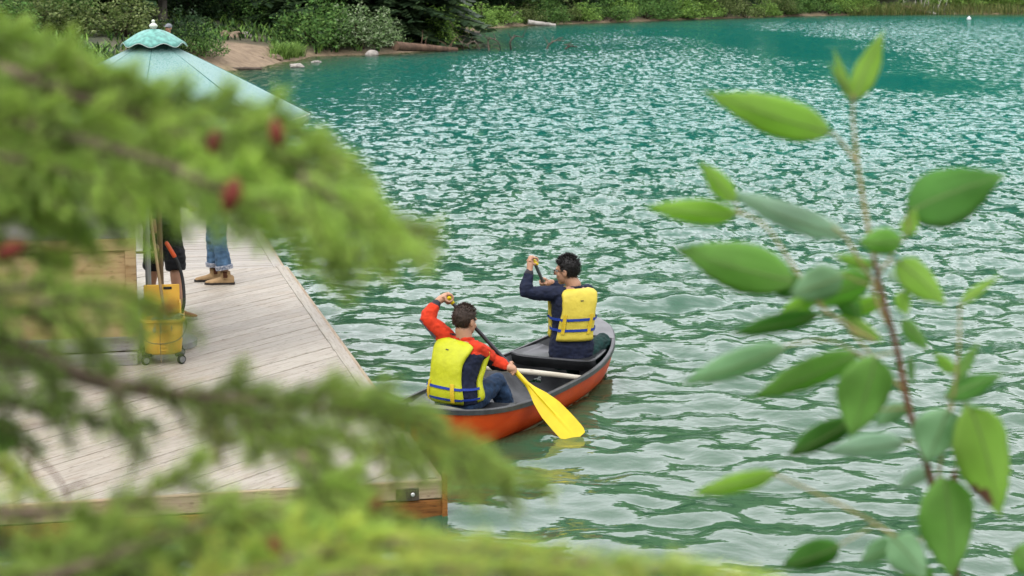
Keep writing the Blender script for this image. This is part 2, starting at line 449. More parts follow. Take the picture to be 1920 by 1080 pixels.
# the hull pushes the water aside
rx, ry = WX-CC.x, WY-CC.y; cl = (rx*CU.x+ry*CU.y)/(CAN_L/2); cs_ = rx*CR.x+ry*CR.y
tt = np.linspace(-1, 1, 81); wl_ = np.array([waterline_half(t) for t in tt])
inside = (np.abs(cl) < .97) & (np.abs(cs_) < np.interp(cl, tt, wl_)-.035)
q_in = inside[:-1,:-1] | inside[:-1,1:] | inside[1:,1:] | inside[1:,:-1]
WZ += .012*np.sin((np.hypot(rx+CU.x*-1.9, ry+CU.y*-1.9))*22)*np.exp(-np.hypot(rx-CU.x*1.9, ry-CU.y*1.9)/.7)
pt_ = at(1083, 823, 0); pr = np.hypot(WX-pt_.x, WY-pt_.y)
WZ += .008*np.sin(pr*34)*np.exp(-pr/.35)
hull_d = np.abs(cs_)-np.interp(cl, tt, wl_)
WZ += .006*np.sin(hull_d*46+cl*9)*np.exp(-np.clip(hull_d, 0, 9)/.16)*(np.abs(cl) < 1.02)*(hull_d > -.05)
WZ = np.where((hull_d < .004) & (np.abs(cl) < .985), np.minimum(WZ, -.09), WZ)      # the water bends under the hull
lm = gridmesh('lake', WX, WY, WZ, ~q_in)
depth = -ground_z(WX, WY)
attr(lm, 'opacity', 1-np.exp(-np.clip(depth-.03, 0, 10)*2.6))
attr(lm, 'chop', chop)
attr(lm, 'relief', np.interp(WY, [10, 22, 40, 70], [.36, .42, .40, .30]))
green = np.clip(1-smooth(14, 46, WY+1.5*vnoise(WX, WY, .2, 8)), 0, 1)
green = np.maximum(green, np.clip(1-smooth(2, 16, SD), 0, 1)*smooth(20, 45, WX+.2*(WY-150)))
attr(lm, 'green', green)

m = bpy.data.materials.new('lake_water'); m.use_nodes = True
N, L = m.node_tree.nodes, m.node_tree.links; N.remove(N['Principled BSDF'])
tc = N.new('ShaderNodeTexCoord')
def wnoise(scale, st, det=2.0, w=0.0):
    mp = N.new('ShaderNodeMapping'); mp.inputs['Scale'].default_value = st; mp.inputs['Rotation'].default_value = (0, 0, w); L.new(tc.outputs['Object'], mp.inputs['Vector'])
    n = N.new('ShaderNodeTexNoise'); n.inputs['Scale'].default_value = scale; n.inputs['Detail'].default_value = det; L.new(mp.outputs['Vector'], n.inputs['Vector']); return n.outputs['Fac']
def mth(op, a, b_):
    n = N.new('ShaderNodeMath'); n.operation = op
    for i, x in enumerate((a, b_)):
        if isinstance(x, (int, float)): n.inputs[i].default_value = x
        else: L.new(x, n.inputs[i])
    return n.outputs[0]
ch = N.new('ShaderNodeAttribute'); ch.attribute_name = 'chop'
op = N.new('ShaderNodeAttribute'); op.attribute_name = 'opacity'
gr = N.new('ShaderNodeAttribute'); gr.attribute_name = 'green'
h = mth('ADD', mth('ADD', mth('MULTIPLY', wnoise(.33, (.5, 1, 1), 2, .05), .20), mth('MULTIPLY', wnoise(.8, (.62, 1, 1), 2, .1), .12)), mth('MULTIPLY', wnoise(2.4, (.6, 1, 1), 2, -.15), .115))
h = mth('ADD', h, mth('MULTIPLY', wnoise(7.5, (.7, 1, 1), 2, .2), .034))
h = mth('ADD', h, mth('MULTIPLY', wnoise(26, (.8, 1, 1), 1.5, -.3), .0042))
# near waves are modelled, so the long waves of the relief only take over with distance
fr = N.new('ShaderNodeAttribute'); fr.attribute_name = 'relief'
h = mth('MULTIPLY', mth('MULTIPLY', h, ch.outputs['Fac']), fr.outputs['Fac'])
bp = N.new('ShaderNodeBump'); bp.inputs['Strength'].default_value = 1.0; bp.inputs['Distance'].default_value = 1.0; L.new(h, bp.inputs['Height'])
# facets too small to model: two slope fields, longer in depth where the waves overlap in the view
def slope_field(st, amp_x, amp_y, bias, lo, hi, lo2=None, hi2=None):
    mp = N.new('ShaderNodeMapping'); mp.inputs['Scale'].default_value = st; L.new(tc.outputs['Object'], mp.inputs['Vector'])
    n = N.new('ShaderNodeTexNoise'); n.inputs['Scale'].default_value = 1; n.inputs['Detail'].default_value = 2.5; n.inputs['Roughness'].default_value = .6; L.new(mp.outputs['Vector'], n.inputs['Vector'])
    sb = N.new('ShaderNodeVectorMath'); sb.operation = 'SUBTRACT'; sb.inputs[1].default_value = (.5, .5+bias, 0); L.new(n.outputs['Color'], sb.inputs[0])
    ml = N.new('ShaderNodeVectorMath'); ml.operation = 'MULTIPLY'; ml.inputs[1].default_value = (amp_x, amp_y, 0); L.new(sb.outputs[0], ml.inputs[0])
    w = N.new('ShaderNodeMapRange'); w.inputs['From Min'].default_value = lo; w.inputs['From Max'].default_value = hi; L.new(pos.outputs['Y'], w.inputs['Value']); f = w.outputs['Result']
    if lo2:
        w2 = N.new('ShaderNodeMapRange'); w2.inputs['From Min'].default_value = lo2; w2.inputs['From Max'].default_value = hi2; w2.inputs['To Min'].default_value = 1; w2.inputs['To Max'].default_value = 0; L.new(pos.outputs['Y'], w2.inputs['Value']); f = mth('MULTIPLY', f, w2.outputs['Result'])
    sc = N.new('ShaderNodeVectorMath'); sc.operation = 'SCALE'; L.new(ml.outputs[0], sc.inputs[0]); L.new(mth('MULTIPLY', f, ch.outputs['Fac']), sc.inputs['Scale']); return sc.outputs[0]
pos = N.new('ShaderNodeSeparateXYZ'); L.new(tc.outputs['Object'], pos.inputs[0])
f1 = slope_field((5.6, 2.9, 0), .75, 1.6, .03, 14, 30, 45, 75)
f2 = slope_field((6.4, 1.4, 0), .7, 1.65, .04, 40, 75)
def vadd(a, b_):
    n = N.new('ShaderNodeVectorMath'); n.operation = 'ADD'; L.new(a, n.inputs[0]); L.new(b_, n.inputs[1]); return n.outputs[0]
nv = N.new('ShaderNodeVectorMath'); nv.operation = 'NORMALIZE'; L.new(vadd(bp.outputs['Normal'], vadd(f1, f2)), nv.inputs[0])
WNORM = nv.outputs[0]
body = N.new('ShaderNodeMix'); body.data_type = 'RGBA'
body.inputs['A'].default_value = (.001, .104, .080, 1); body.inputs['B'].default_value = (.023, .074, .036, 1)
L.new(gr.outputs['Fac'], body.inputs['Factor'])
df = N.new('ShaderNodeBsdfDiffuse'); L.new(body.outputs['Result'], df.inputs['Color'])
tp = N.new('ShaderNodeBsdfTransparent'); tp.inputs['Color'].default_value = (.62, .74, .58, 1)
s1 = N.new('ShaderNodeMixShader'); L.new(op.outputs['Fac'], s1.inputs['Fac']); L.new(tp.outputs[0], s1.inputs[1]); L.new(df.outputs[0], s1.inputs[2])
gl = N.new('ShaderNodeBsdfGlossy'); gl.inputs['Roughness'].default_value = .07; gl.inputs['Color'].default_value = (1, 1, 1, 1); L.new(WNORM, gl.inputs['Normal'])
fz = N.new('ShaderNodeFresnel'); fz.inputs['IOR'].default_value = 1.34; L.new(WNORM, fz.inputs['Normal'])
s2 = N.new('ShaderNodeMixShader'); L.new(mth('MINIMUM', fz.outputs[0], .45), s2.inputs['Fac']); L.new(s1.outputs[0], s2.inputs[1]); L.new(gl.outputs[0], s2.inputs[2])
L.new(s2.outputs[0], N['Material Output'].inputs['Surface'])
lm.materials.append(m)
tag(link(bpy.data.objects.new('lake', lm)), 'rippled turquoise lake water', 'lake', kind='structure')

# ------------------------------------------------------------------ dock
DZ = .25
DA = at(818, 897, DZ); DB = at(533, 500, DZ)                     # right front corner, seam at the right edge
E1 = (DA - at(80, 941, DZ)).normalized(); E2 = (DB-DA).normalized()
deck_m = woodmat('deck_wood', (.405, .37, .30), (.21, .155, .10), rough=.5, wear=(.34, .27, .185), wear_amt=.42, rnd=.09, ring=10, lines=.34)
deck2_m = woodmat('deck_wood_far', (.36, .335, .285), (.21, .165, .115), rough=.5, wear=(.34, .26, .18), wear_amt=.35, rnd=.10, ring=10, lines=.34)
fascia_m = woodmat('fascia_wood', (.40, .31, .20), (.19, .12, .06), rough=.55, rnd=.05, wear=(.25, .13, .05), wear_amt=.6)
wet_m = woodmat('wet_wood', (.30, .125, .030), (.10, .035, .010), rough=.3, rnd=.05, wear=(.05, .025, .012), wear_amt=.6)
def clip_poly(poly, p, nrm):
    out = []
    for i in range(len(poly)):
        a, b_ = poly[i], poly[(i+1) % len(poly)]; da, db = (a-p).dot(nrm), (b_-p).dot(nrm)
        if da >= 0: out.append(a)
        if (da >= 0) != (db >= 0): out.append(a.lerp(b_, da/(da-db)))
    return out
def plank_field(parent, poly, dirv, pitch, gap, thick, mt, top):
    dirv = dirv.normalized(); nrm = V(-dirv.y, dirv.x, 0)
    vals = [p.dot(nrm) for p in poly]; k = math.floor(min(vals)/pitch); ang = math.atan2(dirv.y, dirv.x)
    while k*pitch < max(vals):
        lo, hi = k*pitch+gap/2, (k+1)*pitch-gap/2
        q = clip_poly(clip_poly(poly, nrm*lo, nrm), nrm*hi, -nrm)
        k += 1
        if len(q) < 3: continue
        area = abs(sum((q[i].x*q[(i+1) % len(q)].y-q[(i+1) % len(q)].x*q[i].y) for i in range(len(q))))/2
        if area < .004: continue
        c = sum(q, V(0, 0, 0))/len(q); dz = rng.uniform(-.003, .003)
        loc = [((p-c).dot(dirv), (p-c).dot(nrm)) for p in q]
        ctr = [(x*(1-.004/max(abs(x), .05)), y*(1-.0035/max(abs(y), .05))) for x, y in loc]
        me = MB().loft([[V(x, y, -thick) for x, y in loc], [V(x, y, -.004) for x, y in loc], [V(x, y, 0) for x, y in ctr]]).mesh('plank', mt)
        o = bpy.data.objects.new('plank', me); o.location = (c.x-parent.location.x, c.y-parent.location.y, top+dz-parent.location.z)
        o.rotation_euler = (0, 0, ang); link(o, parent)
dock = empty('dock', (DA.x, DA.y, 0))
tag(dock, 'weathered pale timber dock with planks laid on the diagonal', 'dock')
far_left = 5.6
poly1 = [DA, DB, DB-E1*far_left, DA-E1*far_left]
pl_dir = at(547, 870, DZ)-at(413, 917, DZ)
plank_field(dock, poly1, pl_dir, .145, .006, .038, deck_m, DZ)
def board(parent, a, b_, h, t, zc, mt, name, out):
    """upright board from a to b, its thickness towards out"""
    a = V(a.x, a.y, 0); b_ = V(b_.x, b_.y, 0); X = (b_-a).normalized(); Yv = V(0, 0, 1).cross(X)
    me = MB().box((0, 0, 0), ((b_-a).length, t, h), bev=.006).mesh(name, mt)
    o = bpy.data.objects.new(name, me); c = (a+b_)/2+out*t/2
    o.location = (c.x-parent.location.x, c.y-parent.location.y, zc-parent.location.z); o.rotation_euler = (0, 0, math.atan2(X.y, X.x)); return link(o, parent)
oR = (E1-E2*E1.dot(E2)).normalized(); oF = (-E2+E1*E1.dot(E2)).normalized()
for a_, b_, o_ in ((DA-E1*far_left, DA, oF), (DA, DB, oR)):
    e = (b_-a_).normalized()
    ins = o_*.003
    board(dock, a_+ins, b_+ins+e*(.04 if o_ is oF else 0), .125, .04, DZ-.062, fascia_m, 'rim_board', o_)
    board(dock, a_+ins, b_+ins+e*(.036 if o_ is oF else 0), .20, .036, DZ-.232, wet_m, 'skirt_board', o_)
# flat cap strip along the right edge
capm = MB()
o = board(dock, DA-E2*.0+oR*-.09, DB+oR*-.09, .022, .10, DZ-.003, deck_m, 'edge_strip', oR)
# iron mooring bracket with a bolt by the corner
pb = DA-E1*.20+oF*.046+V(0, 0, -.085)
iron = mat('rusty_iron', (.055, .042, .032), rough=.6, var=.4, vscale=30, bump=.001)
mb = MB(); axd = (E1, V(0, 0, 1), oF); mb.box(pb, (.15, .085, .012), axd, .004); br = mb.build('bracket', iron, dock)
MB().lathe(pb+E1*.035+oF*.007, [(.001, 0), (.013, 0), (.014, .004), (.010, .008), (.001, .009)], 12, oF).build('bolt', mat('zinc', (.75, .75, .73), rough=.35, metal=.6), br)
MB().box(DA-E1*.0+oR*.045+oF*.045+V(0, 0, -.16), (.035, .035, .42), (E1, E2, V(0, 0, 1)), .004).build('corner_post', wet_m, dock)
for s_ in (1.0, 3.4, 5.8):
    for lat in (.5, 3.2):
        p = DA+E2*s_-E1*lat; MB().tube([V(p.x, p.y, -1.5), V(p.x, p.y, DZ-.045)], .09, 12).build('pile', wet_m, dock)
# far deck beyond the seam, planks square to its edge
dock2 = empty('dock', (DB.x, DB.y, 0))
tag(dock2, 'far deck section beyond the seam, its greyer planks laid crosswise', 'dock')
D2a = DB+E2*.02-E1*.03; D2b = at(483, 427, DZ); e3 = (D2b-D2a).normalized(); D2b = D2a+e3*8.5
poly2 = [D2a, D2b, D2b-E1*far_left, D2a-E1*far_left]
plank_field(dock2, poly2, E1, .145, .008, .038, deck2_m, DZ-.006)
o3 = (E1-e3*E1.dot(e3)).normalized()
board(dock2, D2a+o3*.003, D2b+o3*.003, .12, .04, DZ-.07, fascia_m, 'rim_board', o3)
board(dock2, D2a+o3*.003, D2b+o3*.003, .20, .036, DZ-.235, wet_m, 'skirt_board', o3)
board(dock2, D2a-o3*.09, D2b-o3*.09, .022, .10, DZ-.009, deck2_m, 'edge_strip', o3)
for s_ in (1.0, 4.5, 8):
    p = D2a+e3*s_-E1*.5; MB().tube([V(p.x, p.y, -1.5), V(p.x, p.y, DZ-.055)], .09, 12).build('pile', wet_m, dock2)
# ------------------------------------------------------------------ canoe
orange = mat('canoe_orange', (.82, .092, .006), rough=.45, var=.10, vscale=3, bump=.002, bscale=60, spec=.3, col2=(.62, .055, .005), stretch=(1, 1, 3))
liner = mat('canoe_liner', (.13, .135, .14), rough=.45, var=.3, vscale=6, bump=.002, bscale=30)
trim = mat('canoe_trim', (.05, .053, .055), rough=.4, var=.35, vscale=12, bump=.001)
deckm = mat('canoe_deck', (.13, .135, .135), rough=.4, var=.2, vscale=10)
seatm = mat('seat_plastic', (.028, .030, .032), rough=.32, var=.25, vscale=8)
ropem = mat('pale_rope', (.66, .62, .45), rough=.9, bump=.002, bscale=200)
ashm = woodmat('ash_wood', (.60, .56, .45), (.40, .34, .24), rough=.5, rnd=.02)
canoe = empty('canoe', tuple(CC)); tag(canoe, 'orange canoe with black gunwales and dark grey inside, carrying two paddlers', 'canoe')
TS = [-1+2*i/60 for i in range(61)]; TS[0], TS[-1] = -.997, .997
def hull_mesh(inset, flip=False):
    mb = MB(); rings = []
    for t in TS:
        sc_ = 1 if inset == 0 else .985
        rings.append([canoe_pt(t*sc_, s_, z) for s_, z in hull_sec(t, inset)])
    if flip: rings = [r[::-1] for r in rings]
    mb.loft(rings, cap=False, close=False); return mb
hull_mesh(0).build('hull', orange, canoe, True)
hull_mesh(.013, True).build('inner_liner', liner, canoe, True)
for sd in (-1, 1):
    mb = MB(); rings = []
    for t in TS:
        w = hull_w(t); z = hull_sheer(t); a = canoe_pt(t, sd*(w+.009), z); i_ = canoe_pt(t*.99, sd*max(w-.018, .0), z)
        rings.append([a+V(0,0,-.028), a+V(0,0,.006), a+V(0,0,.012)-CR*sd*.006, i_+V(0,0,.012), i_+V(0,0,-.012), canoe_pt(t, sd*max(w-.004, 0), z-.012)])
    if sd < 0: rings = [r[::-1] for r in rings]
    mb.loft(rings).build('gunwale', trim, canoe, True, auto=40)
# moulded end caps, deck plates, thwart, seats
for sg in (1, -1):
    mb = MB(); rings = []
    for k in range(9):
        t = sg*(.80+.20*k/8); w = max(hull_w(min(abs(t), .998))-.004, .012); z = hull_sheer(t)+.014
        rings.append([canoe_pt(t, -w, z-.02), canoe_pt(t, -w, z), canoe_pt(t, -w*.5, z+.012), canoe_pt(t, 0, z+.018), canoe_pt(t, w*.5, z+.012), canoe_pt(t, w, z), canoe_pt(t, w, z-.02)])
    if sg > 0: rings = [r[::-1] for r in rings]
    mb.loft(rings); mb.build('deck_plate', deckm, canoe, True, auto=50)
    mb = MB(); pts = []
    for k in range(9):
        a = k/8; pts.append(canoe_pt(sg*(1.0+.012-.06*(1-a)**2.0*0-.05*(1-a)**2), 0, -.03+(hull_sheer(1)+.03)*a))
    mb.tube(pts, [.010]*9, 8).build('end_moulding', deckm if sg > 0 else trim, canoe, True)
th_t = .20
p0, p1 = canoe_pt(th_t, -hull_w(th_t)+.02, hull_sheer(th_t)-.015), canoe_pt(th_t-.015, hull_w(th_t)-.02, hull_sheer(th_t)-.015)
me = MB().tube([V(-.5*(p1-p0).length+.0, 0, 0), V(-.25, 0, .004), V(0, 0, .006), V(.25, 0, .004), V(.5*(p1-p0).length, 0, 0)], [.019, .021, .024, .021, .019], 10).mesh('thwart', ashm, smooth_=True)
o = bpy.data.objects.new('thwart', me); o.location = (p0+p1)/2-CC; o.rotation_euler = ((p1-p0).to_track_quat('X', 'Z')).to_euler(); link(o, canoe)
def seat(tc, ln, zs, front_drop):
    """moulded bench seat with raised rim and a hanging front lip"""
    mb = MB(); n, mcols = 9, 13; rows = []
    for i in range(n):
        f = i/(n-1); t = tc+(f-.5)*ln/(CAN_L/2); w = hull_w(t)*.93-.03; row = []
        for j in range(mcols):
            a = -1+2*j/(mcols-1); e = max(abs(a), 0)
            dish = -.028*(1-e**4)*(1-(2*f-1)**6); hump = .022*math.exp(-(a/.12)**2)*0
            row.append(canoe_pt(t+.05*(1-a*a)*(-1 if f < .5 else 1)*0, a*w, zs+dish+hump+.02*e**6))
        rows.append(row)
    first = [p+V(0, 0, -front_drop)+CU*.03 for p in rows[0]]; last = [p+V(0, 0, -.05)-CU*.02 for p in rows[-1]]
    mb.loft([first, [p+V(0,0,-.012)-CU*.012 for p in rows[0]]]+rows+[last], cap=False, close=False)
    o = mb.build('seat', seatm, canoe, True, auto=55)
    md = o.modifiers.new('thick', 'SOLIDIFY'); md.thickness = .012
    return o
BST, SST = .56, -.54
s1_ = seat(BST, .44, .285, .10)
mb = MB()
for sd in (-1, 1): mb.tube([canoe_pt(BST-.03, sd*.02-.12, .275), canoe_pt(BST+.05, sd*.02-.12, .275)], .004, 6)
seat(SST, .42, .255, .09)
# knotted bow line and loops
mb = MB(); pb = canoe_pt(.80, .02, hull_sheer(.8)+.035)
mb.tube(crom([pb+V(-.03,0,-.02), pb+V(-.035,.0,.03), pb+V(-.01,0,.055), pb+V(.005,0,.02), pb+V(.02,0,.06), pb+V(.05,0,.05), pb+V(.03,0,-.02)], 22), .009, 6)
mb.tube(crom([pb+V(.0,0,.0), pb+V(.02,.0,-.05), pb+V(.01,0,-.10)], 8), .005, 6)
mb.build('bow_line', ropem, canoe, True)

# ------------------------------------------------------------------ people
skin = mat('skin', (.50, .27, .165), rough=.5, var=.08, vscale=14, bump=.0008, bscale=120)
skin2 = mat('skin_tan', (.46, .24, .145), rough=.5, var=.08, vscale=14)
hair_m = mat('black_hair', (.012, .010, .009), rough=.45, var=.5, vscale=60, bump=.004, bscale=160)
hair_b = mat('dark_brown_hair', (.030, .017, .010), rough=.5, var=.5, vscale=60, bump=.004, bscale=160, col2=(.055, .032, .02))
navy = mat('navy_fabric', (.008, .013, .036), rough=.85, var=.25, vscale=30, bump=.002, bscale=60)
red = mat('red_fleece', (.60, .040, .010), rough=.95, var=.15, vscale=30, bump=.003, bscale=60)
black_f = mat('black_fabric', (.008, .008, .010), rough=.85, var=.3, vscale=25, bump=.002, bscale=60)
grey_f = mat('grey_mauve_fabric', (.12, .115, .15), rough=.9, var=.15, vscale=25, bump=.002, bscale=60)
charcoal = mat('charcoal_cuff', (.035, .035, .042), rough=.9, bump=.002, bscale=200)
denim = mat('dark_denim', (.018, .045, .095), rough=.9, var=.4, vscale=18, bump=.003, bscale=50)
denim_l = mat('blue_denim', (.065, .13, .215), rough=.9, var=.3, vscale=16, bump=.003, bscale=40)
green_t = mat('dark_green_cloth', (.006, .040, .034), rough=.85, var=.3, vscale=18, bump=.003, bscale=40)
vest_a = mat('vest_lime_yellow', (.50, .53, .010), rough=.55, var=.07, vscale=16, bump=.005, bscale=22)
vest_b = mat('vest_yellow', (.66, .53, .06), rough=.55, var=.07, vscale=16, bump=.005, bscale=22)
web_blue = mat('blue_webbing', (.012, .045, .30), rough=.6, var=.15, vscale=40, bump=.001, bscale=300)
web_yel = mat('yellow_webbing', (.66, .46, .02), rough=.6, var=.1, vscale=40, bump=.001, bscale=300)
dark_plastic = mat('black_plastic', (.012, .012, .013), rough=.25, var=.1)

def remesh(name, mb, voxel, mats, parent, smooth_it=2, wrinkle=0.0, wscale=14.0, pick=None, origin=None, decim=None):
    """melt overlapping closed shapes into one continuous skin"""
    me = mb.mesh(name+'_raw', [], None); tmp = bpy.data.objects.new('tmp', me); COL.objects.link(tmp)
    md = tmp.modifiers.new('r', 'REMESH'); md.mode = 'VOXEL'; md.voxel_size = voxel; md.use_smooth_shade = True
    if smooth_it: ms = tmp.modifiers.new('s', 'SMOOTH'); ms.iterations = smooth_it; ms.factor = .5
    dg = bpy.context.evaluated_depsgraph_get(); ev = tmp.evaluated_get(dg)
    out = bpy.data.meshes.new_from_object(ev); bpy.data.objects.remove(tmp); bpy.data.meshes.remove(me)
    out.name = name; n = len(out.vertices); co = np.empty(n*3); out.vertices.foreach_get('co', co); co = co.reshape(-1, 3)
    if wrinkle:
        nr = np.empty(n*3); out.vertices.foreach_get('normal', nr); nr = nr.reshape(-1, 3); x = co*wscale
        w = np.array([mnoise.noise(Vector((a, b_, c*1.9)))+.6*mnoise.noise(Vector((a*2.1, b_*2.1+7, c*3.4))) for a, b_, c in x])
        co = co+nr*(wrinkle*(w-.1))[:, None]
    out.materials.clear()
    for m_ in (mats if isinstance(mats, (list, tuple)) else [mats]): out.materials.append(m_)
    if pick:
        pc = np.empty(len(out.polygons)*3); out.polygons.foreach_get('center', pc); pc = pc.reshape(-1, 3)
        out.polygons.foreach_set('material_index', np.asarray(pick(pc), np.int32))
    org = np.array(origin if origin is not None else parent.location)
    out.vertices.foreach_set('co', (co-org).ravel()); out.polygons.foreach_set('use_smooth', [True]*len(out.polygons)); out.update()
    o = bpy.data.objects.new(name, out); return link(o, parent)

class Torso:
    """lofted trunk: point(v, angle, offset); angle 0 = right side, 90 = front, 270 = back"""
    def __init__(s, pts, rights, fwds, scale=1.0):
        s.p = [Vector(p) for p in pts]; s.r = rights; s.f = fwds; s.k = scale
        s.a = [.165, .180, .160, .172, .188, .172, .120, .062]; s.b = [.12, .130, .115, .124, .116, .098, .075, .058]
        s.vv = [0, .16, .40, .62, .80, .89, .955, 1.0]
    def frame(s, v):
        n = len(s.p)-1; x = min(max(v, 0), 1)*n; i = min(int(x), n-1); t = x-i
        P = [s.p[max(i-1, 0)], s.p[i], s.p[i+1], s.p[min(i+2, n)]]
        c = .5*((2*P[1])+(P[2]-P[0])*t+(2*P[0]-5*P[1]+4*P[2]-P[3])*t*t+(3*P[1]-P[0]-3*P[2]+P[3])*t**3)
        r = s.r[0].lerp(s.r[1], v).normalized(); f = s.f[0].lerp(s.f[1], v).normalized()
        j = 0
        while j < len(s.vv)-2 and v > s.vv[j+1]: j += 1
        u = (v-s.vv[j])/(s.vv[j+1]-s.vv[j]); u = u*u*(3-2*u) if .1 < v < .8 else u
        return c, r, f, (s.a[j]*(1-u)+s.a[j+1]*u)*s.k, (s.b[j]*(1-u)+s.b[j+1]*u)*s.k
    def pt(s, v, ang, off=0.0):
        c, r, f, a, b_ = s.frame(v); ca, sa = math.cos(ang), math.sin(ang); e = 2/2.5
        x = (abs(ca)**e)*(1 if ca >= 0 else -1); y = (abs(sa)**e)*(1 if sa >= 0 else -1)
        return c+r*x*(a+off)+f*y*(b_+off)
    def add(s, mb, off=0.0, v0=0.0, v1=1.0, flare=0.0):
        rings = []
        for i in range(19):
            v = v0+(v1-v0)*i/18; fl = flare*max(0, 1-(v-v0)*6)
            rings.append([s.pt(v, 2*math.pi*j/24, off+fl) for j in range(24)])
        mb.loft(rings)
    def panel(s, mb, v0, v1, a0, a1, o0, o1, nv=18, na=14, rim=.35):
        """padded slab: a0(v), a1(v) edge angles; inner offset o0, outer o1, thinning at the rim"""
        def row(v, f):
            A, B = a0(v), a1(v); outr, inr = [], []
            for j in range(na+1):
                g = j/na; ang = A+(B-A)*g; e = min(g, 1-g)*na/2.2; ee = min(1, e); k = rim+(1-rim)*math.sqrt(max(0, 1-(1-ee)**2))
                kk = k*(rim+(1-rim)*f); outr.append(s.pt(v, ang, o0+(o1-o0)*kk)); inr.append(s.pt(v, ang, o0))
            return outr+inr[::-1]
        rings = []
        for i in range(nv+1):
            g = i/nv; e = min(g, 1-g)*nv/2.0; f = math.sqrt(max(0, 1-(1-min(1, e))**2)); rings.append(row(v0+(v1-v0)*g, f))
        mb.loft(rings)

def hand(mb, c, axis, palm, wrist, thumb=1, r=.016, k=1.0, side=1):
    """closed hand on a bar: c on the bar, palm = direction bar->palm, thumb = +-1 along axis, side = way the fingers go round"""
    a = axis.normalized(); n = (palm-a*palm.dot(a)).normalized(); t = a.cross(n)*side
    mb.ell(c+n*(r+.017*k)+t*.004, (.044*k, .036*k, .018*k), (a, t, n), 12, 8)
    mb.tube([wrist, wrist.lerp(c+n*(r+.02*k), .5), c+n*(r+.019*k)], [.027*k, .030*k, .026*k], 10, round_=True)
    for i, off in enumerate((-.034, -.0115, .0115, .034)):
        end = (205, 222, 215, 190)[i if thumb < 0 else 3-i]; pts = []
        for q in range(7):
            ph = R(48+(end-48)*q/6); pts.append(c+a*off*k+(r+.0095*k)*(math.cos(ph)*n+math.sin(ph)*t)*(1.12 if q in (1, 3) else 1))
        kn = c+a*off*k+n*(r+.024*k)+t*.030*k
        mb.tube([c+a*off*.8*k+n*(r+.02*k), kn]+pts, [.010*k, .0105*k]+[.0098*k]*3+[.009*k]*2+[.0085*k, .0075*k], 8, round_=True)
    pts = [c+a*thumb*.030*k+n*(r+.018*k)-t*.016*k]
    for q in range(4):
        ph = R(-38-34*q); pts.append(c+a*thumb*(.046-.006*q)*k+(r+.0115*k)*(math.cos(ph)*n+math.sin(ph)*t))
    mb.tube(pts, [.014*k, .0125*k, .0115*k, .0105*k, .009*k], 8, round_=True)

def head_parts(mb, c, f, u):
    """c = middle of the head, f = face direction, u = up"""
    f = (f-u*f.dot(u)).normalized(); s_ = f.cross(u); ax = (s_, f, u)
    P = lambda x, y, z: c+s_*x+f*y+u*z
    mb.ell(P(0, -.012, .026), (.077, .097, .090), ax, 20, 12)
    mb.ell(P(0, .030, -.038), (.061, .064, .075), ax, 16, 10)
    mb.ell(P(0, .058, -.094), (.028, .026, .022), ax, 10, 7)
    mb.tube([P(0, .088, .016), P(0, .101, -.008), P(0, .110, -.024)], [.008, .011, .0145], 8, round_=True)
    mb.tube([P(-.042, .076, .022), P(0, .089, .026), P(.042, .076, .022)], [.010, .012, .010], 8, round_=True)
    mb.tube([P(-.020, .083, -.060), P(0, .092, -.059), P(.020, .083, -.060)], [.006, .009, .006], 8, round_=True)
    for q in (-1, 1):
        mb.ell(P(q*.040, .060, -.028), (.022, .022, .024), ax, 10, 7)
        mb.ell(P(q*.080, -.006, -.008), (.010, .021, .033), (s_*.95+f*-.3*q, f, u), 10, 8)
    return P, ax
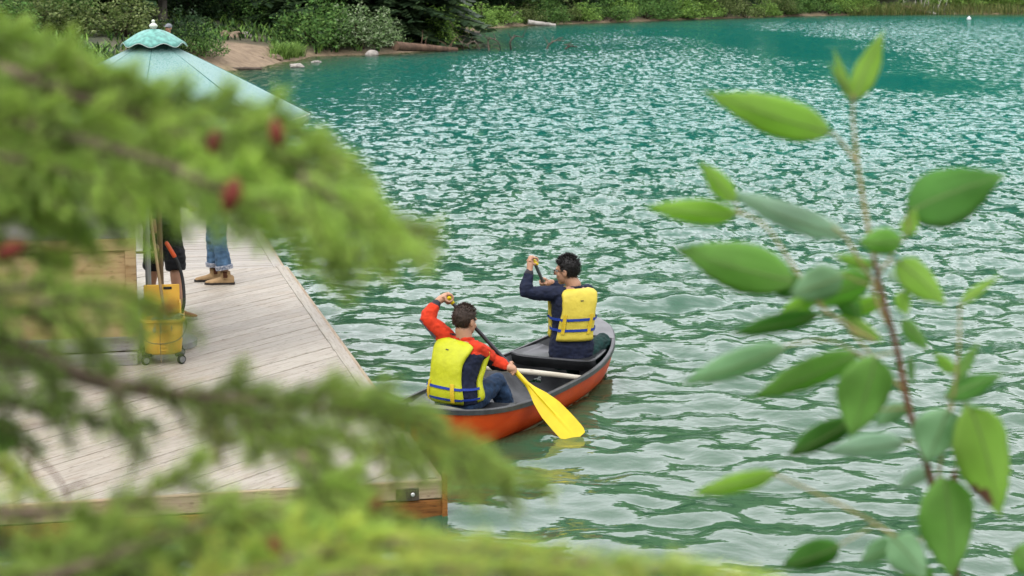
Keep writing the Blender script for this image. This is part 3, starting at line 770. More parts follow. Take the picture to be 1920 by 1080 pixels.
def hair_cap(P, parent, mt, seed, long_=0.0, name='hair', nape=-.055):
    mb = MB(); nu, nv = 44, 30; rr = random.Random(seed); grid = {}; idx = 0; vs_ = []; inn = []
    for i in range(nv+1):
        ph = -math.pi/2*.62+(math.pi/2*1.62)*i/nv
        for j in range(nu):
            th = 2*math.pi*j/nu; x, y, z = math.cos(ph)*math.cos(th), math.cos(ph)*math.sin(th), math.sin(ph)
            nz = mnoise.noise(Vector((x*5+seed, y*5, z*5)))*.006+mnoise.noise(Vector((x*16, y*16+seed, z*16)))*.004
            k = 1+long_*max(0, z)
            vs_.append((x*(.082+nz)*k, -.012+y*(.103+nz)*k, .028+z*(.097+nz)*k)); inn.append((x*.072, -.012+y*.092, .026+z*.086))
    keep = []
    def ok(p):
        x, y, z = p; jit = mnoise.noise(Vector((x*60, y*60, z*60)))*.008
        if z < nape+jit: return False
        if y > .058+jit and z < .066: return False
        if y > .018+jit and z < .050 and not (abs(x) > .05 and y < .036 and z > -.005): return False
        if y > -.022 and z < .012+jit and y < .03 and abs(x) > .04: return y < -.012
        return True
    fs = []; n0 = len(vs_)
    for i in range(nv):
        for j in range(nu):
            q = [i*nu+j, i*nu+(j+1) % nu, (i+1)*nu+(j+1) % nu, (i+1)*nu+j]
            if all(ok(vs_[k]) for k in q): fs.append(q)
    from collections import Counter
    ec = Counter()
    for q in fs:
        for a in range(4): ec[(q[a], q[(a+1) % 4])] += 1
    full = list(fs)
    for (a, b_), c_ in list(ec.items()):
        if (b_, a) not in ec: full.append([b_, a, a+n0, b_+n0])
    pts = [P(*p) for p in vs_]+[P(*p) for p in inn]
    mb.add(pts, full)
    ks = sorted({i_ for q in fs for i_ in q}); C_ = P(0, -.012, .026); dn = P(0, -1.0, -.55)-P(0, 0, 0); upv = P(0, 0, 1)-P(0, 0, 0)
    for i_ in range(1500):                                             # short tufts combed back and down
        k_ = rr.choice(ks); p = pts[k_]+V(rr.uniform(-.006, .006), rr.uniform(-.006, .006), rr.uniform(-.006, .006)); n_ = (p-C_).normalized(); zl = n_.dot(upv)
        d_ = (n_*(.55 if zl > .45 else .25)+(dn*.5 if zl < .45 else dn*.15)+V(rr.uniform(-.22, .22), rr.uniform(-.22, .22), rr.uniform(-.15, .15))); d_ = (d_-n_*min(0, d_.dot(n_))+n_*.12).normalized()
        L_ = rr.uniform(.010, .022)*(1.25 if zl > .45 else .9)*(1 if long_ > .1 else .6); mb.tube([p-n_*.003, p+d_*L_*.5+n_*.001, p+d_*L_], [.0017, .0014, .0004], 4)
    return mb.build(name, mt, parent, True)
def limb(mb, a, b_, c, ra, rb, rc, n=12, bulge=1.06):
    pts = [a, a.lerp(b_, .33), a.lerp(b_, .72), b_, b_.lerp(c, .28), b_.lerp(c, .7), c]
    mb.tube(pts, [ra, ra*bulge, (ra+rb)/2*.98, rb, rb*1.03, (rb+rc)/2, rc], n, round_=True)

def eyes(P, parent):
    wm = bpy.data.materials.get('eye_white') or mat('eye_white', (.75, .72, .68), rough=.2, var=.02)
    im = bpy.data.materials.get('iris') or mat('iris', (.02, .012, .008), rough=.15, var=.1)
    for q in (-1, 1):
        mb = MB(); mb.ell(P(q*.031, .0745, .004), (.0125, .0125, .0125), None, 10, 8); e = mb.build('eye', wm, parent, True)
        mb = MB(); mb.ell(P(q*.031, .0838, .004), (.0058, .0046, .0058), None, 8, 6); mb.build('iris', im, e, True)

def vest(T, parent, mt, label, webs, strap_v=(.235, .345), v0=.11, half=58.0):
    """foam life vest: back panel, two front panels, webbing"""
    PI = math.pi
    mb = MB(); hw = lambda v: R(np.interp((v-v0)/(1-v0), [0, .25, .42, .58, .74, .85, .92, .955, 1.0], [half, half-1, half-5, half-9, half-7, half+1, half+8, half+6, half-8]))
    T.panel(mb, v0, .972, lambda v: 1.5*PI-hw(v), lambda v: 1.5*PI+hw(v), .016, .050, 26, 18, .5)
    vo = mb.build('life_vest', mt, parent, True); vo['label'] = label
    for q in (0, 1):
        mb = MB(); lo = lambda v: R(np.interp(v, [.1, .5, .76, .9, 1], [8, 26, 34, 26, 30])); 
        A = (lambda v: lo(v)) if q == 0 else (lambda v: R(94)); B = (lambda v: R(86)) if q == 0 else (lambda v: PI-lo(v))
        T.panel(mb, v0+.01, .965, A, B, .016, .056, 20, 10, .45); mb.build('front_panel', mt, vo, True)
    for sv in strap_v:
        mb = MB(); n = 56; rings = []
        for j in range(n):
            ang = 2*PI*j/n; d_ = abs(((ang-1.5*PI+PI) % (2*PI))-PI); on = .054 if (d_ < hw(sv)-.06 or abs(((ang-.5*PI+PI) % (2*PI))-PI) < R(62)) else .034
            ww = .017; rings.append([T.pt(sv-ww, ang, on), T.pt(sv+ww, ang, on), T.pt(sv+ww, ang, on+.0035), T.pt(sv-ww, ang, on+.0035)])
        rings.append(rings[0]); mb.loft(rings, cap=False); mb.build('strap', webs, vo, False)
    for da in (-30, 24):
        mb = MB(); rings = []
        for k in range(9):
            v = max(strap_v[0]-.05, v0+.012)+(strap_v[1]-strap_v[0]+.12)*k/8; a0_, a1_ = 1.5*PI+R(da-4.6), 1.5*PI+R(da+4.6); on = .0585
            rings.append([T.pt(v, a0_, on-.006), T.pt(v, a1_, on-.006), T.pt(v, a1_, on), T.pt(v, a0_, on)])
        mb.loft(rings); mb.build('webbing_loop', web_yel, vo, False)
    mb = MB(); rings = []
    for k in range(2):
        v = .80+.012*k; rings.append([T.pt(v, 1.5*PI+R(-1.6), .048), T.pt(v, 1.5*PI+R(1.6), .048), T.pt(v, 1.5*PI+R(1.6), .053), T.pt(v, 1.5*PI+R(-1.6), .053)])
    mb.loft(rings); mb.build('hang_tab', charcoal, vo)
    return vo

def paddle(name, top, bottom, blade_n, col_shaft, col_blade, label, grip_axis, blade_len=.53, bw=.105):
    """top = centre of the T grip, bottom = blade tip, blade_n = blade normal"""
    ax = (bottom-top).normalized(); L_ = (bottom-top).length; root = empty(name, tuple(bottom)); tag(root, label, 'paddle', 'paddles in use in the canoe')
    n = (blade_n-ax*blade_n.dot(ax)).normalized(); w = ax.cross(n).normalized()
    g = (grip_axis-ax*grip_axis.dot(ax)).normalized()
    MB().tube([top, top+ax*(L_-blade_len-.12)], [.0155, .0155], 12).build('shaft', col_shaft, root, True, auto=50)
    mb = MB(); mb.tube([top-g*.05, top-g*.045, top, top+g*.045, top+g*.05], [.009, .016, .018, .016, .009], 10, round_=True); mb.tube([top, top+ax*.05], [.019, .017], 10)
    mb.build('grip', col_blade, root, True)
    mb = MB(); rings = []; s0 = L_-blade_len-.22; N_ = 26
    for i in range(N_+1):
        f = i/N_; s_ = s0+(L_-s0)*f; fb = (s_-(L_-blade_len))/blade_len
        if fb < 0: hw_, th = .019, .019
        else:
            hw_ = np.interp(fb, [0, .1, .25, .45, .7, .88, .96, 1], [.020, .034, .066, .092, bw, bw*.99, bw*.93, bw*.80]); th = np.interp(fb, [0, .2, .6, 1], [.018, .010, .006, .003])
        ridge = np.interp(fb, [0, .3, .85, 1], [.019, .016, .006, .002]); c = top+ax*s_
        q = [];
        for a_ in (-1, -.6, -.22, -.1, 0, .1, .22, .6, 1):
            hgt = max(th*math.sqrt(max(0, 1-a_*a_))*.5 + .002, ridge*(1-abs(a_)/.2) if abs(a_) < .2 else 0) if fb >= 0 else th*math.sqrt(max(0.02, 1-a_*a_))
            q.append((a_*hw_, hgt))
        rings.append([c+w*x+n*h for x, h in q]+[c+w*x-n*h for x, h in q[::-1]])
    mb.loft(rings).build('blade', col_blade, root, True, auto=60)
    return root

# ---- bow paddler, turned to the left in glasses
padyel = mat('yellow_plastic', (.78, .58, .012), rough=.35, var=.08, vscale=8, bump=.0006, bscale=80)
shaft_blk = mat('black_aluminium', (.02, .021, .024), rough=.3, var=.2)
shaft_gry = mat('grey_aluminium', (.24, .27, .30), rough=.35, var=.15, metal=.3)
YB = canoe_pt(BST, 0, 0).y+.02
def person_root(loc, label, mats_unused=None): 
    o = empty('person', loc); return tag(o, label, 'person')
bp_ = person_root(tuple(canoe_pt(BST, 0, .28)), 'front paddler with black hair and glasses in navy top and yellow life vest')
pel = atY(1070, 668, YB); nk = atY(1077, 536, YB+.05); hd = atY(1063, 508, YB+.06)
fT0, fT1 = V(math.cos(R(92)), math.sin(R(92)), 0), V(math.cos(R(119)), math.sin(R(119)), 0)
rt = lambda f: V(f.y, -f.x, 0)
T1 = Torso([pel, pel.lerp(nk, .33)+fT0*-.015, pel.lerp(nk, .68)+fT0*-.012, nk], [rt(fT0), rt(fT1)], [fT0, fT1], .98)
fH = V(-.93, .36, -.06).normalized(); uH = V(-.05, 0, 1).normalized()
shL = T1.pt(.875, R(180), -.045); shR = T1.pt(.875, 0, -.045)
elL = atY(984, 549, YB-.10); wrL = atY(993, 507, YB-.03)
gripB = atY(1001, 489, YB+.02)
lowB = atY(1019, 531, YB+.30)
paxB = (lowB-gripB).normalized(); tipB = gripB+paxB*((gripB.z+.05)/-paxB.z) if paxB.z < 0 else gripB
elR = shR+fT1*.25+V(0, 0, -.10)+rt(fT1)*.03; wrR = lowB+V(.07, -.015, .01)
mb = MB(); Ph, axh = head_parts(mb, hd, fH, uH)
mb.tube([hd-uH*.06-fH*.02, nk+V(0, 0, .0)], [.058, .064], 14, round_=True); T1.add(mb, -.01)
limb(mb, shL, elL, wrL, .052, .042, .028); limb(mb, shR, elR, wrR, .052, .042, .028)
hand(mb, gripB, V(.25, -.95, .1), V(-.55, -.35, .55), wrL, thumb=1, r=.016)
hand(mb, lowB, paxB, V(.75, -.5, .15), wrR, thumb=-1, r=.016)
hpL, hpR = pel-rt(fT0)*.09+V(0, 0, -.03), pel+rt(fT0)*.09+V(0, 0, -.03)
knR = atY(1128, 641, YB+.26); anR = knR+V(-.02, .16, -.42); anR.z = .02
knL = hpL+CU*.44+CR*-.06+V(0, 0, .02); anL = knL+V(.0, .10, -.36); anL.z = .02
limb(mb, hpL, knL, anL, .082, .055, .04); limb(mb, hpR, knR, anR, .082, .055, .04)
body = remesh('body', mb, .0055, skin, bp_, 1)
mb = MB(); T1.add(mb, .016, -.0, .93, .012); limb(mb, shL, elL, wrL.lerp(elL, .10), .066, .056, .040); limb(mb, shR, elR, wrR.lerp(elR, .1), .066, .055, .040)
mb.ell(shL, (.068, .068, .068)); mb.ell(shR, (.068, .068, .068))
mb.lathe(nk+V(0, 0, -.02), [(.07, -.05), (.074, 0), (.066, .03)], 16)
top1 = remesh('top', mb, .0085, [navy, charcoal], bp_, 2, .0075, 15, pick=lambda c: (np.linalg.norm(c-np.array(wrL.lerp(elL, .10)), axis=1) < .045).astype(int))
mb = MB(); limb(mb, hpL, knL, anL, .098, .078, .066); limb(mb, hpR, knR, anR, .098, .085, .066); mb.ell(pel+V(0, 0, -.02), (.185, .15, .10), (rt(fT0), fT0, V(0, 0, 1)))
remesh('trousers', mb, .009, green_t, bp_, 2, .008, 13)
for an, f_ in ((anL, CU), (anR, CU)):
    mb = MB(); mb.ell(an+f_*.07+V(0, 0, -.025), (.045, .13, .045), (rt(f_), f_, V(0, 0, 1))); mb.tube([an+V(0, 0, .05), an+V(0, 0, -.03)], [.05, .05], 10, round_=True); remesh('shoe', mb, .01, mat('light_shoe', (.4, .38, .3), rough=.7), bp_, 1)
hair_cap(Ph, bp_, hair_m, 3, .13)
eyes(Ph, bp_)
vest(T1, bp_, vest_b, 'yellow life vest with two blue straps', web_blue, (.42, .56), .27, 51)
gm_ = MB()
for q in (-1, 1):
    gm_.tube([Ph(q*.012, .112, .012), Ph(q*.050, .100, .014), Ph(q*.056, .095, -.004), Ph(q*.050, .097, -.022), Ph(q*.016, .110, -.022), Ph(q*.010, .113, -.004), Ph(q*.012, .112, .012)], .0030, 6)
    gm_.tube([Ph(q*.053, .099, .011), Ph(q*.080, .06, .012), Ph(q*.087, .0, .010), Ph(q*.086, -.014, -.004)], [.0038, .0034, .003, .003], 6)
gm_.tube([Ph(-.011, .113, .002), Ph(0, .117, .005), Ph(.011, .113, .002)], .0025, 6)
gm_.build('glasses', dark_plastic, bp_, True)
paddle('paddle', gripB, gripB+paxB*min((gripB-tipB).length, 1.55), V(.3, .9, 0), shaft_gry, padyel, 'grey shafted paddle held up by the front paddler', V(.25, -.95, .1))

# ---- stern paddler, arm raised, seen from behind
YS = canoe_pt(SST, 0, 0).y
pel = atY(855, 752, YS-.02); nk = atY(871, 637, YS+.09); hd = atY(872, 602, YS+.11)
sp_ = person_root(tuple(canoe_pt(SST, 0, .25)), 'rear paddler in red and navy fleece and lime yellow life vest, one arm raised')
fT0, fT1 = V(math.cos(R(52)), math.sin(R(52)), 0), V(math.cos(R(50)), math.sin(R(50)), 0)
tw = (nk-pel).normalized(); rT = (rt(fT1)+V(0, 0, -.10)).normalized()
T2 = Torso([pel, pel.lerp(nk, .33)+fT0*-.045, pel.lerp(nk, .68)+fT0*-.04, nk], [rt(fT0), rT], [fT0, (fT1+V(0, 0, -.25)).normalized()], .97)
fH = V(.66, .75, -.22).normalized(); uH = V(.10, .16, 1).normalized()
shL = T2.pt(.875, R(180), -.045)+V(0, 0, .01); shR = T2.pt(.875, 0, -.045)
elL = atY(800, 598, YS+.14); wrL = atY(819, 567, YS+.24); gripS = atY(842, 561, YS+.27)
tipS = at(1083, 823, .012); paxS = (tipS-gripS).normalized()
f_hold = (966-842)/(1083-842); lowS = gripS.lerp(tipS, .50)
elR = atY(925, 676, YS+.16); wrR = lowS+V(-.055, -.03, .02)
mb = MB(); Ph, axh = head_parts(mb, hd, fH, uH)
mb.tube([hd-uH*.06-fH*.02, nk], [.058, .064], 14, round_=True); T2.add(mb, -.01)
limb(mb, shL, elL, wrL, .052, .042, .028); limb(mb, shR, elR, wrR, .052, .042, .028)
gaxS = V(.1, -.9, .35)
hand(mb, gripS, gaxS, V(-.6, -.1, .8), wrL, thumb=1, r=.016, k=1.05)
hand(mb, lowS, paxS, V(-.4, -.75, .5), wrR, thumb=-1, r=.018)
hpL, hpR = pel-rt(fT0)*.09+V(0, 0, -.02), pel+rt(fT0)*.09+V(0, 0, -.02)
knR = atY(931, 716, YS+.33); anR = knR+V(.12, .08, -.30); anR.z = .03
knL = hpL+CU*.42-CR*.05+V(0, 0, .06); anL = knL+CU*.16; anL.z = .03
limb(mb, hpL, knL, anL, .082, .055, .04); limb(mb, hpR, knR, anR, .082, .055, .04)
remesh('body', mb, .0055, skin, sp_, 1)
mb = MB(); T2.add(mb, .016, .0, .93, .01); limb(mb, shL, elL, wrL.lerp(elL, .12), .070, .060, .042); limb(mb, shR, elR, wrR.lerp(elR, .1), .072, .062, .046)
mb.ell(shL, (.072, .072, .072)); mb.ell(shR, (.072, .072, .072))
mb.lathe(nk+V(0, 0, -.02), [(.072, -.05), (.078, 0), (.070, .045)], 16, (tw+V(0, 0, .6)).normalized())
def pick_s(c):
    out = np.zeros(len(c), int)                                   # 0 navy body, 1 red, 2 black, 3 grey, 4 cuff
    def seg(a, b_):
        a = np.array(a); b_ = np.array(b_); e = b_-a; t = np.clip(((c-a)@e)/(e@e), 0, 1); q = a+t[:, None]*e; return t, np.linalg.norm(c-q, axis=1), c-q
    for A, B, C, sd in ((shL, elL, wrL, 0), (shR, elR, wrR, 1)):
        t1_, d1, o1 = seg(A, B); t2_, d2, o2 = seg(B, C); near = np.minimum(d1, d2); o_ = np.where((d1 < d2)[:, None], o1, o2)
        lim = .105
        up = np.array([.15, -.10, 1.0]) if sd else np.array([.75, -.25, .60])
        s_ = (o_@up)/np.linalg.norm(up)
        on = near < lim
        red_ = on & (s_ > (-.012 if sd else -.028))
        out[on & ~red_ & ((t1_ > .25) | (d2 < d1))] = 2 if sd else 3
        out[red_] = 1
    # red yoke over shoulders and collar
    vz = (c-np.array(nk))@np.array(tw); out[(vz > -.085) & (np.linalg.norm(c-np.array(nk), axis=1) < .22)] = 1
    out[(out == 0) & (((c-np.array(pel))@np.array(rt(fT0))) < -.10)] = 3
    out[np.linalg.norm(c-np.array(wrL.lerp(elL, .14)), axis=1) < .048] = 4
    out[(np.abs(vz-.030) < .007) & (np.linalg.norm(c-np.array(nk), axis=1) < .12)] = 4
    return out
remesh('fleece', mb, .0085, [navy, red, black_f, grey_f, charcoal], sp_, 2, .0075, 14, pick=pick_s)
mb = MB(); limb(mb, hpL, knL, anL, .096, .076, .066); limb(mb, hpR, knR, anR, .096, .078, .066); mb.ell(pel+V(0, 0, -.02), (.18, .145, .10), (rt(fT0), fT0, V(0, 0, 1)))
remesh('jeans', mb, .009, denim, sp_, 2, .008, 13)
for an in (anL, anR):
    mb = MB(); mb.ell(an+CU*.07+V(0, 0, -.03), (.045, .13, .045), (CR, CU, V(0, 0, 1))); mb.tube([an+V(0, 0, .05), an+V(0, 0, -.03)], [.05, .05], 10, round_=True); remesh('shoe', mb, .01, bpy.data.materials['light_shoe'], sp_, 1)
hair_cap(Ph, sp_, hair_b, 9, .03)
eyes(Ph, sp_)
vest(T2, sp_, vest_a, 'lime yellow life vest with two blue straps', web_blue, (.13, .285), .03, 52)
cam_side = (V(0, 0, CAM_H)-tipS).normalized()
paddle('paddle', gripS, tipS, cam_side+V(.25, 0, .1), shaft_blk, padyel, 'black shafted paddle with yellow blade dipping into the water', gaxS, .56, .098)
# ------------------------------------------------------------------ parasol on the dock
YU = 16.6
UC = atY(288, 65, YU); UX, UY = UC.x, UC.y
UZT = UC.z; URIM = .66                                             # top of the canopy under the vent cap; fall to the rim
canopy_m = bpy.data.materials.new('wet_canopy'); canopy_m.use_nodes = True
N, L = canopy_m.node_tree.nodes, canopy_m.node_tree.links; b = N['Principled BSDF']; b.inputs['Roughness'].default_value = .55
tc = N.new('ShaderNodeTexCoord'); vz = N.new('ShaderNodeTexVoronoi'); vz.inputs['Scale'].default_value = 110; vz.inputs['Randomness'].default_value = 1
n1 = N.new('ShaderNodeTexNoise'); n1.inputs['Scale'].default_value = 75; n1.inputs['Detail'].default_value = 5
L.new(tc.outputs['Object'], vz.inputs['Vector']); L.new(tc.outputs['Object'], n1.inputs['Vector'])
r1 = N.new('ShaderNodeMapRange'); r1.inputs['From Min'].default_value = .50; r1.inputs['From Max'].default_value = .60; r1.inputs['To Max'].default_value = .75; L.new(n1.outputs['Fac'], r1.inputs['Value'])
mx = N.new('ShaderNodeMix'); mx.data_type = 'RGBA'; mx.inputs['A'].default_value = (.130, .225, .205, 1); mx.inputs['B'].default_value = (0.0392, 0.1456, 0.1232, 1)
L.new(r1.outputs['Result'], mx.inputs['Factor']); L.new(mx.outputs['Result'], b.inputs['Base Color'])
bp = N.new('ShaderNodeBump'); bp.inputs['Distance'].default_value = .003; L.new(vz.outputs['Distance'], bp.inputs['Height']); L.new(bp.outputs['Normal'], b.inputs['Normal'])
canopy_d = mat('canopy_edge', (.62, .72, .66), rough=.7)
cap_m = mat('vent_cap_cloth', (.13, .36, .30), rough=.5, var=.3, vscale=30, stretch=(1, 1, .3))
cream = mat('cream_plastic', (.72, .76, .64), rough=.35, var=.05)
pole_m = mat('umbrella_pole_wood', (.30, .20, .11), rough=.5, var=.2, stretch=(4, 4, .4))
umb = empty('parasol', (UX, UY, DZ)); tag(umb, 'large turquoise parasol with cream finial, wet with rain, over the dock', 'parasol')
RAD = 1.33; NS = 8; PH0 = R(5)
def canopy_pt(a, f, dz=0.0):
    """a = angle, f = 0 at the top .. 1 at the rim; panels sag between the eight ribs"""
    k = (a-PH0)/(2*math.pi/NS); u = k-math.floor(k); s_ = 1-(2*u-1)**2
    edge = math.cos(math.pi/NS)/math.cos((u-.5)*2*math.pi/NS)
    r = RAD*f*(edge*(1-.012*s_*f)); z = UZT-.02-URIM*f*(1-.05*(1-f))-.035*s_*f*f
    return V(UX+math.cos(a)*r, UY+math.sin(a)*r, z+dz)
mb = MB(); n = 96; rings = [[canopy_pt(2*math.pi*j/n, f) for j in range(n)] for f in [.06+.94*i/14 for i in range(15)]]
mb.loft(rings, cap=False); can = mb.build('canopy', canopy_m, umb, True)
md = can.modifiers.new('t', 'SOLIDIFY'); md.thickness = .004
mb = MB(); rings = []
for j in range(n+1):                                              # short valance with dips between ribs
    a = 2*math.pi*j/n; k = (a-PH0)/(2*math.pi/NS); u = k-math.floor(k); p = canopy_pt(a, 1.0); q = V(math.cos(a), math.sin(a), 0)
    h_ = .035+.055*abs(math.sin(u*math.pi))**.6*(1-.5*math.sin(u*math.pi)**8)
    rings.append([p+q*.003, p+q*.012+V(0, 0, -h_), p+q*.007+V(0, 0, -h_), p-q*.002])
mb.loft(rings, cap=False); val = mb.build('valance', canopy_m, umb, True)
mb = MB(); mb.tube([canopy_pt(2*math.pi*j/n, 1.0)+V(math.cos(2*math.pi*j/n), math.sin(2*math.pi*j/n), 0)*.006 for j in range(n+1)], .0045, 5); mb.build('hem', canopy_d, umb, True)
seam = mat('canopy_seam', (.035, .15, .13), rough=.7)
for k in range(NS):
    a = PH0+2*math.pi*k/NS
    MB().tube([canopy_pt(a, f, .001) for f in (.07, .3, .5, .7, .9, 1.0)], .0035, 5).build('seam', seam, umb, True)
    MB().tube([V(UX, UY, UZT-.06)]+[canopy_pt(a, f, -.022) for f in (.2, .5, .8, .99)], .009, 6).build('rib', pole_m, umb)
mb = MB(); rings = []; n = 64
for i in range(8):
    f = i/7; rg = []
    for j in range(n):
        a = 2*math.pi*j/n; k = (a-PH0)/(2*math.pi/NS); u = k-math.floor(k); lift = math.sin(u*math.pi)**2
        r = .02+.262*f*(1-.05*lift*f); z = UZT+.045-.060*f**1.5-.085*f*f+.034*lift*f**4
        rg.append(V(UX+math.cos(a)*r, UY+math.sin(a)*r, z))
    rings.append(rg)
mb.loft(rings, cap=False); vc = mb.build('vent_cap', cap_m, umb, True); md = vc.modifiers.new('t', 'SOLIDIFY'); md.thickness = .004
MB().tube(rings[-1]+[rings[-1][0]], .004, 5).build('cap_hem', canopy_d, umb, True)
MB().lathe((UX, UY, UZT-.02), [(.10, -.06), (.10, -.03), (.04, .0)], 16).build('hub', dark_plastic, umb, True)
MB().lathe((UX, UY, UZT+.035), [(r_*.66, z_*.66) for r_, z_ in [(.03, 0), (.042, .006), (.034, .018), (.030, .024), (.050, .045), (.056, .062), (.046, .080), (.026, .092), (.016, .102), (.023, .116), (.021, .130), (.010, .140), (.001, .142)]], 18).build('finial', cream, umb, True)
MB().tube([V(UX, UY, DZ+.05), V(UX, UY, UZT)], .024, 12).build('pole', pole_m, umb, True)
MB().lathe((UX, UY, DZ), [(.30, .002), (.30, .05), (.27, .075), (.06, .09), (.04, .30), (.001, .30)], 24).build('base', mat('concrete_base', (.3, .3, .29), rough=.9), umb, True, auto=40)

# ------------------------------------------------------------------ plywood kiosk
KC = at(263, 684, DZ)                                              # right front foot
ply_y = woodmat('plywood_honey', (.47, .335, .165), (.27, .15, .055), grain=.55, rough=.6, rnd=.06, ring=7, lines=.5, wear=(.36, .30, .21), wear_amt=.5)
ply_g = woodmat('plywood_grey', (.30, .29, .26), (.16, .13, .10), grain=.5, rough=.75, rnd=.06, ring=7, lines=.5, wear=(.20, .19, .17), wear_amt=.7)
kio = empty('kiosk', tuple(KC)); tag(kio, 'plywood kiosk box on the dock behind the spruce twigs', 'kiosk')
KA = (E1, E2, V(0, 0, 1)); kang = math.atan2(E1.y, E1.x)
def kbox(name, c, e, mt, bev=.004):
    """c in kiosk axes: right, depth, up from the right front foot"""
    me = MB().box((0, 0, 0), e, bev=bev).mesh(name, mt); o = bpy.data.objects.new(name, me)
    p = E1*c[0]+E2*c[1]+V(0, 0, c[2]); o.location = p; o.rotation_euler = (0, 0, kang); return link(o, kio)
KW, KD = 2.4, .85
kbox('skid_board', (-KW/2-.02, .04, .05), (KW, .09, .10), ply_g)
kbox('front_panel', (-KW/2-.02, .10, .575), (KW-.01, .02, .95), ply_y)
kbox('bottom_trim', (-KW/2, .079, .17), (KW, .022, .12), ply_g)
kbox('corner_trim', (-.05, .0785, .595), (.09, .021, .73), ply_y)
kbox('corner_trim', (-1.28, .0785, .595), (.09, .021, .73), ply_y)
kbox('top_trim', (-KW/2, .078, 1.01), (KW, .02, .10), ply_y)
kbox('upper_panel', (-KW/2-.012, .095, 1.27), (KW, .02, .42), ply_g)
kbox('counter_board', (-KW/2, KD/2, 1.50), (KW+.06, KD+.16, .03), ply_g)
kbox('side_panel', (-.012, KD/2+.06, .76), (.018, KD-.05, 1.42), ply_g)
kbox('rear_panel', (-KW/2, KD, .76), (KW-.05, .018, 1.42), ply_g)
# iron hook on the side that keeps the pole upright
hb = KC+E1*.0+E2*.35+V(0, 0, .90)
hook = MB(); hook.tube(crom([hb, hb+E1*.10, hb+E1*.17+E2*.01, hb+E1*.19+E2*-.02+V(0, 0, .03), hb+E1*.18+V(0, 0, .06)], 14), .010, 8); hook.build('hook', mat('tan_iron', (.30, .20, .10), rough=.5), kio, True)
galv = mat('galvanised_steel', (.42, .43, .42), rough=.4, var=.15, metal=.5)
pp = at(273, 660, DZ); pp = KC+E1*.10+E2*.33
pole = empty('pole', (pp.x, pp.y, DZ)); tag(pole, 'grey metal pole standing beside the kiosk corner', 'pole')
MB().tube([V(pp.x, pp.y, DZ), V(pp.x+.0, pp.y, DZ+1.72)], .024, 14).build('tube', galv, pole, True, auto=50)
for zz in (.93, 1.06):
    MB().lathe((pp.x, pp.y, DZ+zz), [(.025, 0), (.031, .002), (.031, .028), (.025, .03)], 14).build('clamp', galv, pole, True, auto=40)

# ------------------------------------------------------------------ mop bucket
BK = at(307, 676, DZ)
yel = mat('bucket_yellow', (.95, .55, .08), rough=.38, var=.07, vscale=10, bump=.0008, bscale=60)
yel_d = mat('bucket_recess', (.80, .50, .07), rough=.42, var=.07, vscale=10)
blk = mat('black_rubber', (.018, .018, .018), rough=.6, var=.2)
grey_w = mat('grey_wheel', (.22, .22, .22), rough=.5, var=.1)
wire = mat('steel_wire', (.12, .11, .10), rough=.4, metal=.5)
redg = mat('red_grip', (.66, .10, .025), rough=.4)
bkt = empty('mop_bucket', tuple(BK)); tag(bkt, 'yellow wheeled mop bucket with wringer standing on the dock', 'bucket')
bf = (V(0, 0, CAM_H)-BK); bf.z = 0; bf.normalize(); bs = V(-bf.y, bf.x, 0)     # front towards the lens, side towards the right
def bp3(x, y, z): return BK+bs*x+bf*y+V(0, 0, z)
def rrect(w, d_, z, r=.07, n=5):
    out = []
    for cx, cy, a0 in ((1, 1, 0), (-1, 1, 90), (-1, -1, 180), (1, -1, 270)):
        for k in range(n+1):
            a = R(a0+90*k/n); out.append(bp3(cx*(w-r)+math.cos(a)*r, cy*(d_-r)+math.sin(a)*r, z))
    return out
mb = MB(); prof = [(.135, .17, .085), (.150, .185, .10), (.160, .20, .20), (.172, .215, .355), (.186, .228, .365), (.186, .228, .385), (.172, .214, .387), (.160, .20, .36), (.145, .18, .12)]
mb.loft([rrect(w, d_, z, .075) for w, d_, z in prof]).build('tub', yel, bkt, True, auto=45)
mb = MB()
for x0, x1, z0, z1, dp in ((-.035, .045, .30, .315, .012), (-.035, -.025, .22, .30, .012), (.035, .045, .22, .30, .012), (-.04, -.03, .105, .21, .010), (.03, .04, .105, .21, .010), (-.03, .03, .12, .128, .008), (-.03, .03, .15, .158, .008), (-.03, .03, .18, .188, .008)):
    zc = (z0+z1)/2; yy = .185+(zc-.10)*.118; mb.box(bp3((x0+x1)/2, yy+.002, zc), (x1-x0, dp*1.5, z1-z0), (bs, bf, V(0, 0, 1)), .002)
mb.build('front_ribs', yel, bkt)
# wringer: tray, slotted back plate and side arms above the tub
mb = MB(); mb.box(bp3(0, -.14, .505), (.30, .02, .25), (bs, bf, V(0, 0, 1)), .006); mb.box(bp3(-.15, -.06, .42), (.016, .17, .16), (bs, bf, V(0, 0, 1)), .004); mb.box(bp3(.15, -.06, .42), (.016, .17, .16), (bs, bf, V(0, 0, 1)), .004)
mb.box(bp3(0, -.02, .335), (.29, .014, .10), (bs, bf, V(0, 0, 1)), .004)
wr_o = mb.build('wringer', yel, bkt)
for k in range(4): MB().box(bp3(.0, -.012, .30+.022*k), (.24, .008, .008), (bs, bf, V(0, 0, 1))).build('slot_bar', yel_d, wr_o)
MB().box(bp3(.05, -.128, .60), (.07, .006, .022), (bs, bf, V(0, 0, 1)), .002).build('slot', blk, wr_o)
hp = [bp3(.165, -.03, .40), bp3(.185, -.04, .50), bp3(.180, -.08, .66), bp3(.150, -.10, .80), bp3(.11, -.11, .885)]
MB().tube(crom(hp, 14), .014, 10).build('lever', blk, bkt, True)
MB().tube([bp3(.115, -.109, .875), bp3(.055, -.115, .985)], [.019, .018], 12, round_=True).build('lever_grip', redg, bkt, True)
